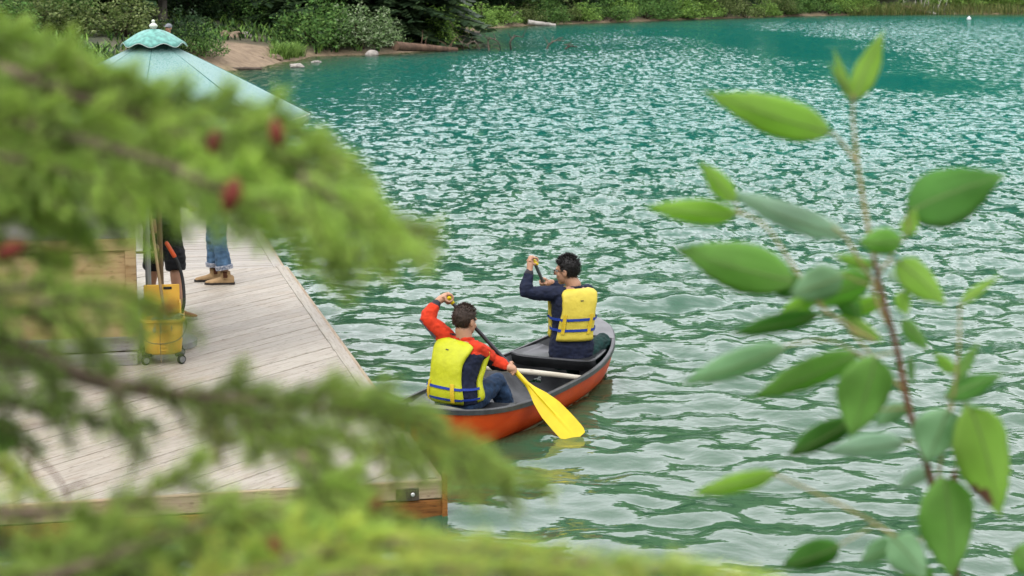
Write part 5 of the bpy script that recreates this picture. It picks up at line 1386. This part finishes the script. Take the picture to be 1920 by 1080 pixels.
for (px, py, sx, sy, sz, sd, lb) in ((440, 68, .42, .45, .20, 11, 'flat brown slab at the top of the sandy bank'), (420, 67, .30, .35, .22, 14, 'brown slab at the left end of the bank top'), (461, 67, .28, .4, .17, 17, 'pale slab at the right end of the bank top')):
    p = onland(px, py, 0); rock(px, py, max(p.z, .3), sx, sy, sz, rock_b if sd != 17 else rock_m, lb, sd)
for k, (px, py, lb) in enumerate(((452, 112, 'brown clod at the waterline under the sandy bank'), (478, 111, 'dark earth clod fallen from the sandy bank, middle one'), (515, 108, 'earth clod beside the grass tuft'))):
    rock(px, py, .16, .30, .2, .13, rock_b, lb, 30+k)
# driftwood pile on the far right shore
for i, (pa, pb, ra, lb) in enumerate((((1692, 14), (1735, 24), .22, 'reddish rotten trunk at the left of the driftwood pile'), ((1722, 22), (1795, 27), .14, 'long bleached log along the driftwood pile'), ((1700, 18), (1760, 26), .10, 'grey log lying over the driftwood pile'))):
    Yd = onland(pa[0], 27, 1.0).y; log(atY(*pa, Yd), atY(*pb, Yd-.6), ra, ra*.6, bark_r if i == 0 else pale_dead, lb, 'driftwood_log', 3, 40+i)
for i, (px, tx) in enumerate(((1697, 1694), (1713, 1716), (1722, 1728), (1731, 1738), (1745, 1741), (1752, 1768), (1768, 1778), (1785, 1795), (1775, 1760))):
    Yd = onland(px, 27, 1.0).y; a_ = atY(px, 25, Yd); b_ = atY(tx, -8 if i < 7 else 14, Yd+.5); o = empty('bare_sapling', tuple(a_)); tag(o, 'bare bleached sapling standing in the driftwood on the far shore', 'sapling', 'bare saplings in the driftwood')
    c_ = crom([a_+V(0, 0, -.2), a_.lerp(b_, .4)+V(rs.uniform(-.1, .1), 0, 0), b_], 7); MB().tube(c_, [.05, .045, .04, .035, .03, .022, .012], 6).build('stem', pale_dead, o, True)
    for k in range(4): q = c_[2+k]; e_ = q+V(rs.uniform(-.5, .5), rs.uniform(-.3, .3), rs.uniform(.1, .5)); MB().tube([q, e_], [.016, .005], 5).build('twig', pale_dead, o)
Yd = onland(1815, 27, .5).y; rt_c = atY(1815, 22, Yd); o = empty('root_plate', tuple(rt_c)); tag(o, 'reddish upturned root stump at the far waterline', 'stump')
for k in range(13):
    a = rs.uniform(0, 3.14); e_ = rt_c+V(math.cos(a)*rs.uniform(.4, .75), rs.uniform(-.2, .2), math.sin(a)*rs.uniform(.2, .5)-.05); MB().tube([rt_c+V(0, 0, -.1), rt_c.lerp(e_, .5)+V(0, 0, .06), e_], [.07, .045, .012], 6).build('root', bark_r, o, True)
p = at(1817, 35.5, .05); o = empty('buoy', (p.x, p.y, 0)); tag(o, 'tiny white buoy floating near the far right shore', 'buoy')
MB().lathe(p, [(.01, -.14), (.12, -.08), (.16, 0), (.12, .09), (.05, .13), (.04, .19), (.01, .2)], 14).build('float', mat('white_float', (.75, .76, .76), rough=.4), o, True)
p = V(atY(316, 56, 52).x, 52, 0)
# distant walker in a cap, half hidden behind the parasol top
gzv = gz(p.x, p.y); wk = person_root((p.x, p.y, gzv), 'distant person in grey cap and orange top behind the parasol'); hz = atY(316, 53, 52).z
k = (hz-gzv)/1.60; nk = V(p.x, p.y, gzv+1.43*k); hp_ = V(p.x, p.y, gzv+.9*k); f = V(-.5, -.85, 0).normalized(); r = rt(f)
T = Torso([hp_, hp_.lerp(nk, .33), hp_.lerp(nk, .66), nk], [r, r], [f, f], 1); mb = MB(); Ph, _ = head_parts(mb, V(p.x, p.y, hz), f, V(0, 0, 1)); mb.tube([nk, V(p.x, p.y, hz-.05)], .055, 10, round_=True); T.add(mb, -.01)
for q in (-1, 1):
    sh = T.pt(.875, 0 if q > 0 else math.pi, -.045); limb(mb, sh, sh+V(0, 0, -.28)+r*q*.05, sh+V(0, 0, -.5)+f*.12, .05, .04, .03); limb(mb, hp_+r*q*.085, hp_+r*q*.09+V(0, 0, -.43*k), V(p.x, p.y, gzv+.06)+r*q*.1, .085, .056, .04)
    hand(mb, sh+V(0, 0, -.57)+f*.15, r, -f, sh+V(0, 0, -.5)+f*.12, q, .012)
remesh('body', mb, .012, skin2, wk, 1)
mb = MB(); T.add(mb, .02, .0, .93)
for q in (-1, 1):
    sh = T.pt(.875, 0 if q > 0 else math.pi, -.045); limb(mb, sh, sh+V(0, 0, -.28)+r*q*.05, sh+V(0, 0, -.46)+f*.11, .07, .06, .05)
remesh('jacket', mb, .016, mat('rust_orange_cloth', (.38, .09, .03), rough=.9), wk, 2)
mb = MB(); mb.ell(hp_, (.17, .13, .13), (r, f, V(0, 0, 1)))
for q in (-1, 1): limb(mb, hp_+r*q*.085, hp_+r*q*.09+V(0, 0, -.43*k), V(p.x, p.y, gzv+.06)+r*q*.1, .1, .07, .06)
remesh('trousers', mb, .016, black_f, wk, 2)
mb = MB(); mb.ell(Ph(0, -.01, .045), (.088, .108, .085), (r, f, V(0, 0, 1)), 16, 10); mb.ell(Ph(0, .10, .045), (.07, .075, .012), (r, f, V(0, 0, 1)), 14, 7); remesh('cap', mb, .01, mat('grey_cap', (.20, .21, .23), rough=.8), wk, 1)
# ------------------------------------------------------------------ near spruce (left) beside the camera
fresh = leafmat('needle_fresh', (.74, .96, .25), .6, .15); midn = leafmat('needle_mid', (.58, .82, .21), .58, .2); oldn = leafmat('needle_old', (.27, .40, .11), .45, .25); yeln = leafmat('needle_yellow', (.82, .90, .22), .6, .2)
twig_m = mat('spruce_twig', (.17, .125, .085), rough=.9, var=.35, vscale=60); bark_s = mat('spruce_bark', (.13, .10, .08), rough=.95, var=.4, vscale=12, bump=.006, bscale=30, stretch=(1, 1, .4))
cone_m = mat('young_red_cone', (.15, .026, .014), rough=.8, var=.3, vscale=120, bump=.002, bscale=220)
spr = empty('spruce_tree', (-1.25, 1.25, 1.75)); tag(spr, 'blurred spruce reaching in close from the left, with young red cones', 'tree')
MB().tube([V(-1.25, 1.25, 1.6), V(-1.24, 1.26, 3.0), V(-1.22, 1.25, 5.0), V(-1.20, 1.25, 7.4)], [.10, .085, .05, .01], 14).build('trunk', bark_s, spr, True)
SD_ = 1.15                                                       # distance of the branches
rb = random.Random(21)
def px3(px, py, d_=SD_): return atY(px, py, d_)
class Needles:
    def __init__(s): s.v = []; s.q = []; s.m = []
    def needle(s, p, d_, L_, w, mi):
        o = d_.orthogonal().normalized(); b_ = d_.cross(o); n = len(s.v); m_ = p+d_*L_*.55
        for c_, k in ((p, .55), (m_, 1.0)):
            s.v.append(c_+o*w*k); s.v.append(c_+(b_*.87-o*.5)*w*k); s.v.append(c_+(-b_*.87-o*.5)*w*k)
        s.v.append(p+d_*L_)
        for i in range(3):
            j = (i+1) % 3; s.q.append((n+i, n+j, n+3+j, n+3+i)); s.q.append((n+3+i, n+3+j, n+6)); s.m += [mi, mi]
def clothe(nd, pts, tone, dens=1.0, L_=.0135, start=0.0, ang=52):
    """needles all round a twig, shorter and more forward at its tip"""
    tot = sum((pts[i+1]-pts[i]).length for i in range(len(pts)-1)); n = int(tot*2300*dens)
    for k in range(n):
        f = start+(1-start)*((k+rb.random())/max(n, 1)); x = f*(len(pts)-1); i = min(int(x), len(pts)-2); p = pts[i].lerp(pts[i+1], x-i); t = (pts[min(i+1, len(pts)-1)]-pts[i]).normalized()
        o = t.orthogonal().normalized(); b_ = t.cross(o); a = rb.uniform(0, 6.283); rad = o*math.cos(a)+b_*math.sin(a)
        rad = (rad+V(0, 0, .35)).normalized(); g = R(ang*(1-.45*max(0, f-.8)/.2)+rb.uniform(-14, 14)); d_ = (t*math.cos(g)+rad*math.sin(g)).normalized()
        if tone == 'tip': mi = 0 if f > .35 else (1 if rb.random() < .7 else 0)
        elif tone == 'old': mi = 2 if rb.random() < .6 else 1
        elif tone == 'yellow': mi = 3 if rb.random() < .6 else 1
        else: mi = 1 if rb.random() < .65 else (2 if rb.random() < .5 else 0)
        nd.needle(p, d_, L_*rb.uniform(.75, 1.15)*(1-.3*max(0, f-.9)/.1), .00055, mi)
def spruce_branch(path, r0, side_len, tone='mix', step=62, dens=1.0, clothe_main=True, d0=SD_, d1=None, extra=None, fan=1.0, main_from=0.0):
    """path in pixels; side shoots alternate along it, each with its own smaller shoots"""
    d1 = d1 or d0; n = len(path); P_ = [px3(x_, y_, d0+(d1-d0)*i/(n-1)) for i, (x_, y_) in enumerate(path)]
    c_ = crom(P_, 6*n); wood = MB(); nd = Needles(); m_ = len(c_)
    wood.tube(c_, [r0*(1-.72*i/(m_-1)) for i in range(m_)], 8)
    if clothe_main: clothe(nd, c_, tone, dens, start=main_from)
    tot = sum((c_[i+1]-c_[i]).length for i in range(m_-1)); acc = 0; sgn = 1; sp_m = step/FPX*d0; nxt = sp_m*.6
    for i in range(m_-1):
        acc += (c_[i+1]-c_[i]).length
        if acc < nxt: continue
        nxt += sp_m*rb.uniform(.8, 1.2); f = acc/tot; t = (c_[i+1]-c_[i]).normalized(); sgn = -sgn
        perp = V(-t.z, 0, t.x)*sgn; perp = (perp+V(0, rb.uniform(-.6, .6), 0)).normalized(); L_ = side_len/FPX*d0*(1.05-.65*f)*rb.uniform(.7, 1.2)*fan
        d_ = (t*.78+perp*.72).normalized(); a_ = c_[i]; b_ = a_+d_*L_*.55+V(0, 0, -.004); e_ = a_+(d_*.86+t*.3).normalized()*L_+V(0, 0, -.012)
        tw = crom([a_, b_, e_], 7); wood.tube(tw, [.0016, .0014, .0013, .0012, .001, .0009, .0007], 5)
        clothe(nd, tw, rb.choice(['tip', 'tip', 'mix']) if tone in ('mix', 'tip') else tone, dens)
        if L_ > .030:
            for q in (-1, 1):
                k = rb.randrange(2, 4); s0 = tw[k]; tt_ = (tw[k+1]-tw[k]).normalized(); pp_ = V(-tt_.z, rb.uniform(-.5, .5), tt_.x).normalized()*q; e2 = s0+(tt_*.8+pp_*.6).normalized()*L_*rb.uniform(.32, .5)
                t2 = crom([s0, s0.lerp(e2, .5)+V(0, 0, -.001), e2], 5); wood.tube(t2, [.0011, .001, .0009, .0008, .0006], 5); clothe(nd, t2, 'tip' if tone in ('mix', 'tip') else tone, dens)
    o = wood.build('branch', twig_m, spr, True)
    me = bpy.data.meshes.new('needles'); me.from_pydata([tuple(v-spr.location) for v in nd.v], [], nd.q)
    for q in (fresh, midn, oldn, yeln): me.materials.append(q)
    me.polygons.foreach_set('material_index', nd.m); me.update(); no = link(bpy.data.objects.new('needles', me), o); no['kind'] = 'stuff'
    return c_
# dense upper boughs
spruce_branch([(-420, 60), (-160, 80), (60, 150), (260, 215), (430, 262), (570, 310), (690, 385), (775, 462)], .006, 190, 'mix', 52, 1.15, d0=1.20, d1=1.10)
spruce_branch([(-400, 150), (-120, 190), (110, 250), (300, 305), (460, 350), (590, 420), (660, 480)], .0055, 170, 'mix', 50, 1.15, d0=1.15, d1=1.08)
spruce_branch([(-360, 20), (-100, 40), (60, 80), (170, 120), (245, 165)], .004, 130, 'mix', 50, 1.1, d0=1.30)
spruce_branch([(-360, 240), (-120, 270), (60, 305), (190, 345), (265, 385)], .0045, 150, 'mix', 50, 1.1, d0=1.12)
spruce_branch([(-300, 330), (-100, 340), (40, 362), (120, 405), (165, 455)], .004, 120, 'mix', 50, 1.0, d0=1.22)
spruce_branch([(140, 110), (250, 190), (390, 215), (520, 240), (620, 285), (690, 345)], .0035, 130, 'tip', 48, 1.15, d0=1.18)
spruce_branch([(-200, 90), (0, 120), (130, 190), (200, 260), (260, 330)], .0045, 150, 'old', 48, 1.1, d0=1.28)
spruce_branch([(330, 320), (450, 370), (540, 400), (610, 445), (640, 495)], .003, 110, 'tip', 46, 1.1, d0=1.06)
spruce_branch([(560, 330), (650, 390), (720, 440), (770, 470)], .003, 120, 'tip', 44, 1.2, d0=1.05)
for pth, sl, tn, dd in (([(-300, 110), (-60, 130), (120, 175), (270, 240), (380, 300), (470, 330)], 170, 'tip', 1.24), ([(-260, 200), (-40, 225), (120, 280), (230, 340), (320, 370)], 150, 'mix', 1.2), ([(-200, 290), (0, 320), (110, 345), (210, 385)], 130, 'tip', 1.16), ([(-260, 20), (-60, 70), (70, 130), (150, 200)], 140, 'mix', 1.22), ([(300, 240), (430, 285), (560, 345), (640, 410)], 140, 'tip', 1.14), ([(-160, 390), (0, 400), (90, 410), (150, 440)], 90, 'tip', 1.18)):
    spruce_branch(pth, .0035, sl, tn, 48, 1.1, d0=dd)
# middle sprays over the kiosk
spruce_branch([(-300, 430), (-100, 450), (30, 468), (90, 490), (125, 500)], .0035, 90, 'tip', 46, .9, d0=1.16)
spruce_branch([(-300, 520), (-80, 535), (60, 545), (180, 545), (270, 570), (345, 605)], .004, 105, 'tip', 48, .9, d0=1.12)
spruce_branch([(-120, 560), (60, 590), (140, 620), (180, 660), (205, 705)], .0032, 85, 'tip', 46, .85, d0=1.2)
spruce_branch([(-200, 640), (-40, 660), (40, 680), (90, 700), (120, 740)], .004, 90, 'old', 46, .9, d0=1.14)
spruce_branch([(60, 570), (150, 560), (240, 590), (270, 625)], .0025, 60, 'tip', 46, .8, d0=1.1)
# long lower bough with its bare grey stem
spruce_branch([(-420, 500), (-160, 560), (20, 640), (150, 705), (300, 737), (430, 765), (560, 842), (660, 915), (760, 990), (900, 1050)], .0072, 100, 'tip', 66, .65, d0=1.18, d1=1.12, clothe_main=True, main_from=.42)
spruce_branch([(330, 737), (470, 752), (600, 765), (720, 785), (820, 820), (910, 872), (1012, 915)], .0035, 140, 'tip', 46, 1.05, d0=1.12)
spruce_branch([(420, 760), (560, 800), (690, 840), (790, 850), (880, 880), (950, 912)], .003, 80, 'tip', 60, .7, d0=1.16)
spruce_branch([(540, 740), (640, 735), (740, 760), (830, 790)], .0025, 90, 'tip', 44, .9, d0=1.18)
spruce_branch([(700, 800), (725, 850), (738, 930)], .0018, 30, 'yellow', 60, .5, d0=1.15)
spruce_branch([(215, 715), (240, 790), (262, 860)], .0025, 60, 'old', 56, .5, d0=1.12)
spruce_branch([(380, 745), (400, 800), (410, 860)], .002, 40, 'yellow', 56, .6, d0=1.12)
spruce_branch([(-200, 700), (-40, 735), (80, 770), (190, 790), (280, 800)], .004, 80, 'old', 52, .75, d0=1.2)
# boughs along the bottom
spruce_branch([(-400, 900), (-160, 930), (20, 960), (160, 952)], .0065, 90, 'old', 54, .7, d0=1.1, clothe_main=False)
spruce_branch([(-260, 820), (-60, 850), (20, 890), (70, 930)], .004, 90, 'yellow', 50, .8, d0=1.14)
spruce_branch([(40, 1120), (130, 1030), (230, 960), (320, 900), (380, 860)], .004, 140, 'tip', 48, 1.05, d0=1.05)
spruce_branch([(-40, 1120), (160, 1060), (330, 1000), (480, 965), (600, 985), (700, 1040)], .0045, 150, 'tip', 48, 1.1, d0=1.02)
spruce_branch([(180, 1140), (330, 1060), (470, 1010), (600, 930), (670, 880)], .004, 130, 'tip', 48, 1.05, d0=1.08)
spruce_branch([(250, 1180), (480, 1075), (680, 1020), (860, 1030), (1040, 1050), (1240, 1070), (1460, 1092)], .005, 130, 'yellow', 46, 1.1, d0=1.0)
spruce_branch([(420, 1180), (620, 1090), (800, 1070), (980, 1078), (1160, 1090)], .004, 120, 'yellow', 48, 1.05, d0=.98)
spruce_branch([(-200, 1000), (-40, 1010), (60, 1035), (130, 1075)], .005, 100, 'old', 50, .9, d0=1.12)
spruce_branch([(560, 850), (640, 960), (720, 1010), (800, 1060)], .0035, 110, 'mix', 48, .95, d0=1.08)
spruce_branch([(-100, 1100), (60, 1070), (220, 1065), (380, 1085)], .004, 110, 'mix', 48, .95, d0=1.06)
spruce_branch([(-300, 760), (-100, 780), (0, 800), (70, 845)], .004, 70, 'old', 50, .6, d0=1.2)
def cone(px, py, d_, L_, w, tilt):
    c = px3(px, py, d_); ax = V(math.sin(tilt), .2, math.cos(tilt)).normalized(); mb = MB(); prof = []; n = 12
    for i in range(n+1):
        f = i/n; prof.append((w*math.sin(math.pi*min(.97, max(.04, f)))**.6*(1+.10*(i % 2)), (f-.5)*L_))
    prof = [(r_*.78, z_*1.15) for r_, z_ in prof]; mb.lathe(c, prof, 12, ax); mb.build('cone', cone_m, spr, True)
for px, py, d_, L_, w, tl in ((434, 366, 1.04, .017, .0066, .3), (518, 250, 1.06, .015, .0052, -.2), (400, 266, 1.08, .012, .0042, .2), (90, 130, 1.2, .010, .005, 1.2), (222, 148, 1.22, .009, .0045, .8), (20, 470, 1.1, .016, .006, 1.2), (318, 577, 1.08, .008, .0034, 1.0), (517, 1025, 1.0, .012, .004, -.6), (705, 945, 1.05, .009, .0035, .7), (188, 155, 1.24, .009, .0045, .2)):
    cone(px, py, d_, L_, w, tl)
# bare reddish twigs at the lower left, with one round leaf
rt_m = mat('reddish_twig', (.16, .07, .045), rough=.8, var=.3, vscale=50)
tw_o = empty('bare_twig', tuple(px3(130, 940, 1.5))); tag(tw_o, 'bare reddish forked twig in front of the dock planks at lower left', 'twig')
for pts_ in ([(-40, 800), (40, 840), (95, 880), (122, 920), (135, 960)], [(20, 830), (60, 880), (80, 925)], [(60, 850), (52, 880), (70, 910), (90, 920)], [(120, 925), (150, 905), (165, 915)], [(-20, 805), (60, 800), (140, 790), (200, 770)]):
    c_ = crom([px3(x_, y_, 1.5) for x_, y_ in pts_], 14); MB().tube(c_, [.0016*(1-.6*i/13) for i in range(14)], 6).build('stem', rt_m, tw_o, True)

# ------------------------------------------------------------------ poplar sapling (right)
PD = 1.8
pop = empty('poplar_sapling', (atY(1790, 1080, PD).x+.02, PD, 1.35)); tag(pop, 'slender poplar sapling with reddish stem and big leaves at right', 'sapling')
stem_m = mat('poplar_stem', (.16, .065, .030), rough=.6, var=.35, vscale=40); stem_y = mat('poplar_twig', (.36, .30, .11), rough=.6, var=.25, vscale=40)
LM = {'light': leafmat('poplar_light', (.50, .82, .16), .66, .10, 20, .62, .06), 'green': leafmat('poplar_green', (.35, .68, .16), .64, .14, 20, .62, .06), 'dark': leafmat('poplar_dark', (.16, .42, .08), .6, .15, 20, .6, .06), 'pale': leafmat('poplar_pale', (.60, .85, .62), .55, .10, 20, .62, .06), 'grey': leafmat('poplar_grey', (.42, .72, .38), .56, .12, 20, .62, .06), 'yellow': leafmat('poplar_yellow', (.50, .80, .15), .66, .1, 20, .62, .06)}
vein_m = leafmat('leaf_vein', (.26, .36, .13), .3, .1)
def P3(px, py, d_=PD): return atY(px, py, d_)
base = V(pop.location.x, PD, 1.35)
def twig(pts_, r0, r1, mt, name, d_=PD, tail=None):
    P_ = ([tail] if tail else [])+[P3(*q[:2], q[2] if len(q) > 2 else d_) for q in pts_]; n = 6*len(P_); c_ = crom(P_, n)
    return MB().tube(c_, [r0+(r1-r0)*i/(n-1) for i in range(n)], 8).build(name, mt, pop, True)
twig([(1790, 1120), (1772, 1040), (1755, 940), (1735, 862), (1705, 770), (1683, 660), (1657, 565), (1640, 490)], .0044, .0024, stem_m, 'stem', tail=base)
twig([(1640, 490), (1628, 430), (1610, 320), (1600, 230), (1599, 175)], .0024, .0012, stem_y, 'leader')
for pts_ in ([(1655, 548), (1618, 500), (1585, 445), (1560, 425)], [(1640, 640), (1590, 610), (1540, 575), (1500, 520), (1440, 430), (1385, 395)], [(1700, 740), (1655, 690), (1590, 615)], [(1755, 930), (1768, 840), (1785, 760), (1797, 660), (1800, 570)], [(1745, 1010), (1690, 1010), (1620, 970), (1530, 925), (1450, 888)], [(1665, 610), (1640, 540), (1688, 455)], [(1610, 310), (1580, 270), (1557, 245)]):
    twig(pts_, .0019, .0010, stem_y, 'twig')
def leaf(bx, by, tx, ty, wpx, kind, tilt=0.0, dd=0.0, curl=.10, fold=.25, seed=0, tipd=0.0):
    """ovate blade from base to tip (pixels give its place and length); wpx = breadth"""
    r = random.Random(bx*7+by); d_ = PD+dd; A, B = P3(bx, by, d_), P3(tx, ty, d_+tipd); ax = (B-A); L_ = ax.length; ax = ax/L_
    view = V(0, 1, -.1); sd = ax.cross(view).normalized(); nr = sd.cross(ax).normalized()
    sd = (sd*math.cos(tilt)+nr*math.sin(tilt)).normalized(); nr = sd.cross(ax).normalized()
    w = wpx/FPX*d_*.5/max(.5, math.cos(tilt)); n, mcol = 20, 3; vs_, fs = [], []
    for i in range(n+1):
        f = i/n; prof = float(np.interp(f, [0, .05, .12, .24, .36, .5, .65, .8, .9, .96, 1], [.02, .34, .66, .93, 1.0, .92, .70, .40, .19, .07, 0]))
        prof = max(prof, .015); c = A+ax*L_*f+nr*(curl*L_*(f*f-.3*f))+sd*(.02*L_*math.sin(f*3+r.random()))
        for j in range(-mcol, mcol+1):
            a = j/mcol; ser = 1+(.025*math.sin(f*60+r.random()*2) if abs(j) == mcol else 0)
            vs_.append(c+sd*w*prof*a*ser+nr*(fold*w*prof*abs(a)-.12*w*math.sin(f*9+a)*abs(a)))
    k = 2*mcol+1
    for i in range(n):
        for j in range(k-1): fs.append((i*k+j, i*k+j+1, (i+1)*k+j+1, (i+1)*k+j))
    o = MB().add(vs_, fs).build('leaf', LM[kind], pop, True)
    if (bx, by) == (1816, 762):                                       # scorched brown edge near the tip
        o.data.materials.append(mat('scorched_leaf', (.12, .06, .03), rough=.8))
        for pg in o.data.polygons:
            if pg.index//(k-1) in (13, 14, 15, 16) and pg.index % (k-1) in ((0, 1) if pg.index//(k-1) > 13 else (0,)): pg.material_index = 1
    md = o.modifiers.new('t', 'SOLIDIFY'); md.thickness = .0005
    mv = MB(); mv.tube([vs_[i*k+mcol]-nr*.0004 for i in range(n)], [.0009*(1-.7*i/n) for i in range(n)], 4)
    mv.build('midrib', vein_m, o, True)
    return A
for a in ((1605, 188, 1656, 56, 46, 'yellow', .3), (1598, 190, 1563, 92, 20, 'yellow', .2), (1595, 175, 1553, 118, 14, 'light', .2), (1560, 246, 1316, 176, 78, 'light', .25, -.02), (1700, 400, 1888, 322, 112, 'dark', .35, .03),
          (1380, 378, 1310, 302, 42, 'light', .2), (1384, 400, 1206, 392, 52, 'light', .3, .02), (1588, 442, 1352, 362, 52, 'pale', .5, .05), (1490, 525, 1262, 468, 100, 'green', .2, -.03), (1500, 548, 1432, 512, 56, 'dark', .3),
          (1580, 515, 1478, 556, 72, 'grey', .2, -.04), (1632, 520, 1500, 575, 74, 'green', .4, .02), (1680, 490, 1780, 572, 66, 'light', .3), (1692, 452, 1606, 456, 56, 'green', .3, -.02), (1698, 445, 1718, 392, 34, 'light', .2),
          (1535, 588, 1366, 632, 44, 'dark', .5, .03), (1472, 648, 1272, 728, 60, 'grey', .4, -.02), (1608, 660, 1406, 756, 66, 'green', .4, .04), (1640, 668, 1598, 826, 116, 'green', .2, -.05), (1595, 788, 1472, 862, 60, 'dark', .4),
          (1695, 828, 1546, 852, 56, 'pale', .5, .06), (1775, 768, 1738, 872, 104, 'grey', .2, -.03), (1772, 748, 1884, 698, 46, 'dark', .4), (1796, 712, 1836, 640, 24, 'green', .3), (1816, 762, 1884, 975, 122, 'light', .2, -.04),
          (1768, 895, 1792, 1092, 122, 'green', .2, -.02), (1455, 885, 1292, 934, 44, 'yellow', .3), (1575, 1022, 1462, 1068, 66, 'dark', .3), (1672, 1008, 1742, 1085, 80, 'grey', .3, -.05), (1800, 572, 1876, 514, 20, 'yellow', .3),
          (1900, 1030, 1960, 1075, 60, 'green', .3), (1705, 668, 1712, 728, 16, 'dark', .3), (1688, 545, 1702, 594, 36, 'light', .3), (1640, 500, 1560, 480, 26, 'light', .4), (1740, 1060, 1700, 1110, 70, 'green', .2), (1655, 560, 1570, 600, 40, 'light', .4, .06), (1690, 600, 1745, 660, 34, 'green', .4, .05), (1570, 545, 1620, 600, 50, 'dark', .3, .04), (1665, 520, 1725, 505, 36, 'pale', .4, .06), (1700, 760, 1640, 800, 44, 'grey', .4, .05), (1585, 600, 1660, 640, 34, 'yellow', .5, .07), (1745, 880, 1680, 920, 40, 'pale', .5, .08), (1790, 700, 1750, 660, 26, 'light', .4, .05), (1805, 760, 1860, 820, 44, 'grey', .4, .08), (1690, 1012, 1610, 1060, 54, 'grey', .4, .05), (1530, 560, 1460, 590, 36, 'light', .4, .06)):
    leaf(*a)
for pts_ in ([(1700, 400), (1700, 440), (1645, 480)], [(1380, 378), (1384, 400), (1395, 402)], [(1490, 525), (1545, 570)], [(1580, 515), (1640, 540)], [(1632, 520), (1655, 560)], [(1680, 490), (1645, 500)], [(1535, 588), (1560, 592)], [(1472, 648), (1560, 640), (1650, 690)], [(1608, 660), (1655, 690)], [(1640, 668), (1680, 660)], [(1595, 788), (1650, 770), (1702, 765)], [(1695, 828), (1725, 830)], [(1775, 768), (1790, 740)], [(1772, 748), (1790, 740)], [(1816, 762), (1790, 740)], [(1768, 895), (1750, 915)], [(1575, 1022), (1640, 985)], [(1672, 1008), (1690, 1010)]):
    twig(pts_, .0008, .0008, stem_y, 'petiole')
lf = empty('leafy_twig', tuple(px3(-60, 830, 1.3))); tag(lf, 'single round green leaf at the left edge', 'leaf')
c0, c1 = px3(-70, 815, 1.3), px3(36, 822, 1.3); vs_ = []; n = 20
vs_ = [(c0.lerp(c1, .5))]+[c0.lerp(c1, .5)+V(math.cos(2*math.pi*i/n)*.020, .004*math.sin(4*math.pi*i/n), math.sin(2*math.pi*i/n)*.014) for i in range(n)]
o = MB().add(vs_, [(0, 1+i, 1+(i+1) % n) for i in range(n)]).build('blade', LM['dark'], lf, True); md = o.modifiers.new('t', 'SOLIDIFY'); md.thickness = .0006
MB().tube([c0, c0+V(-.05, 0, -.02)], .001, 6).build('petiole', stem_y, lf)
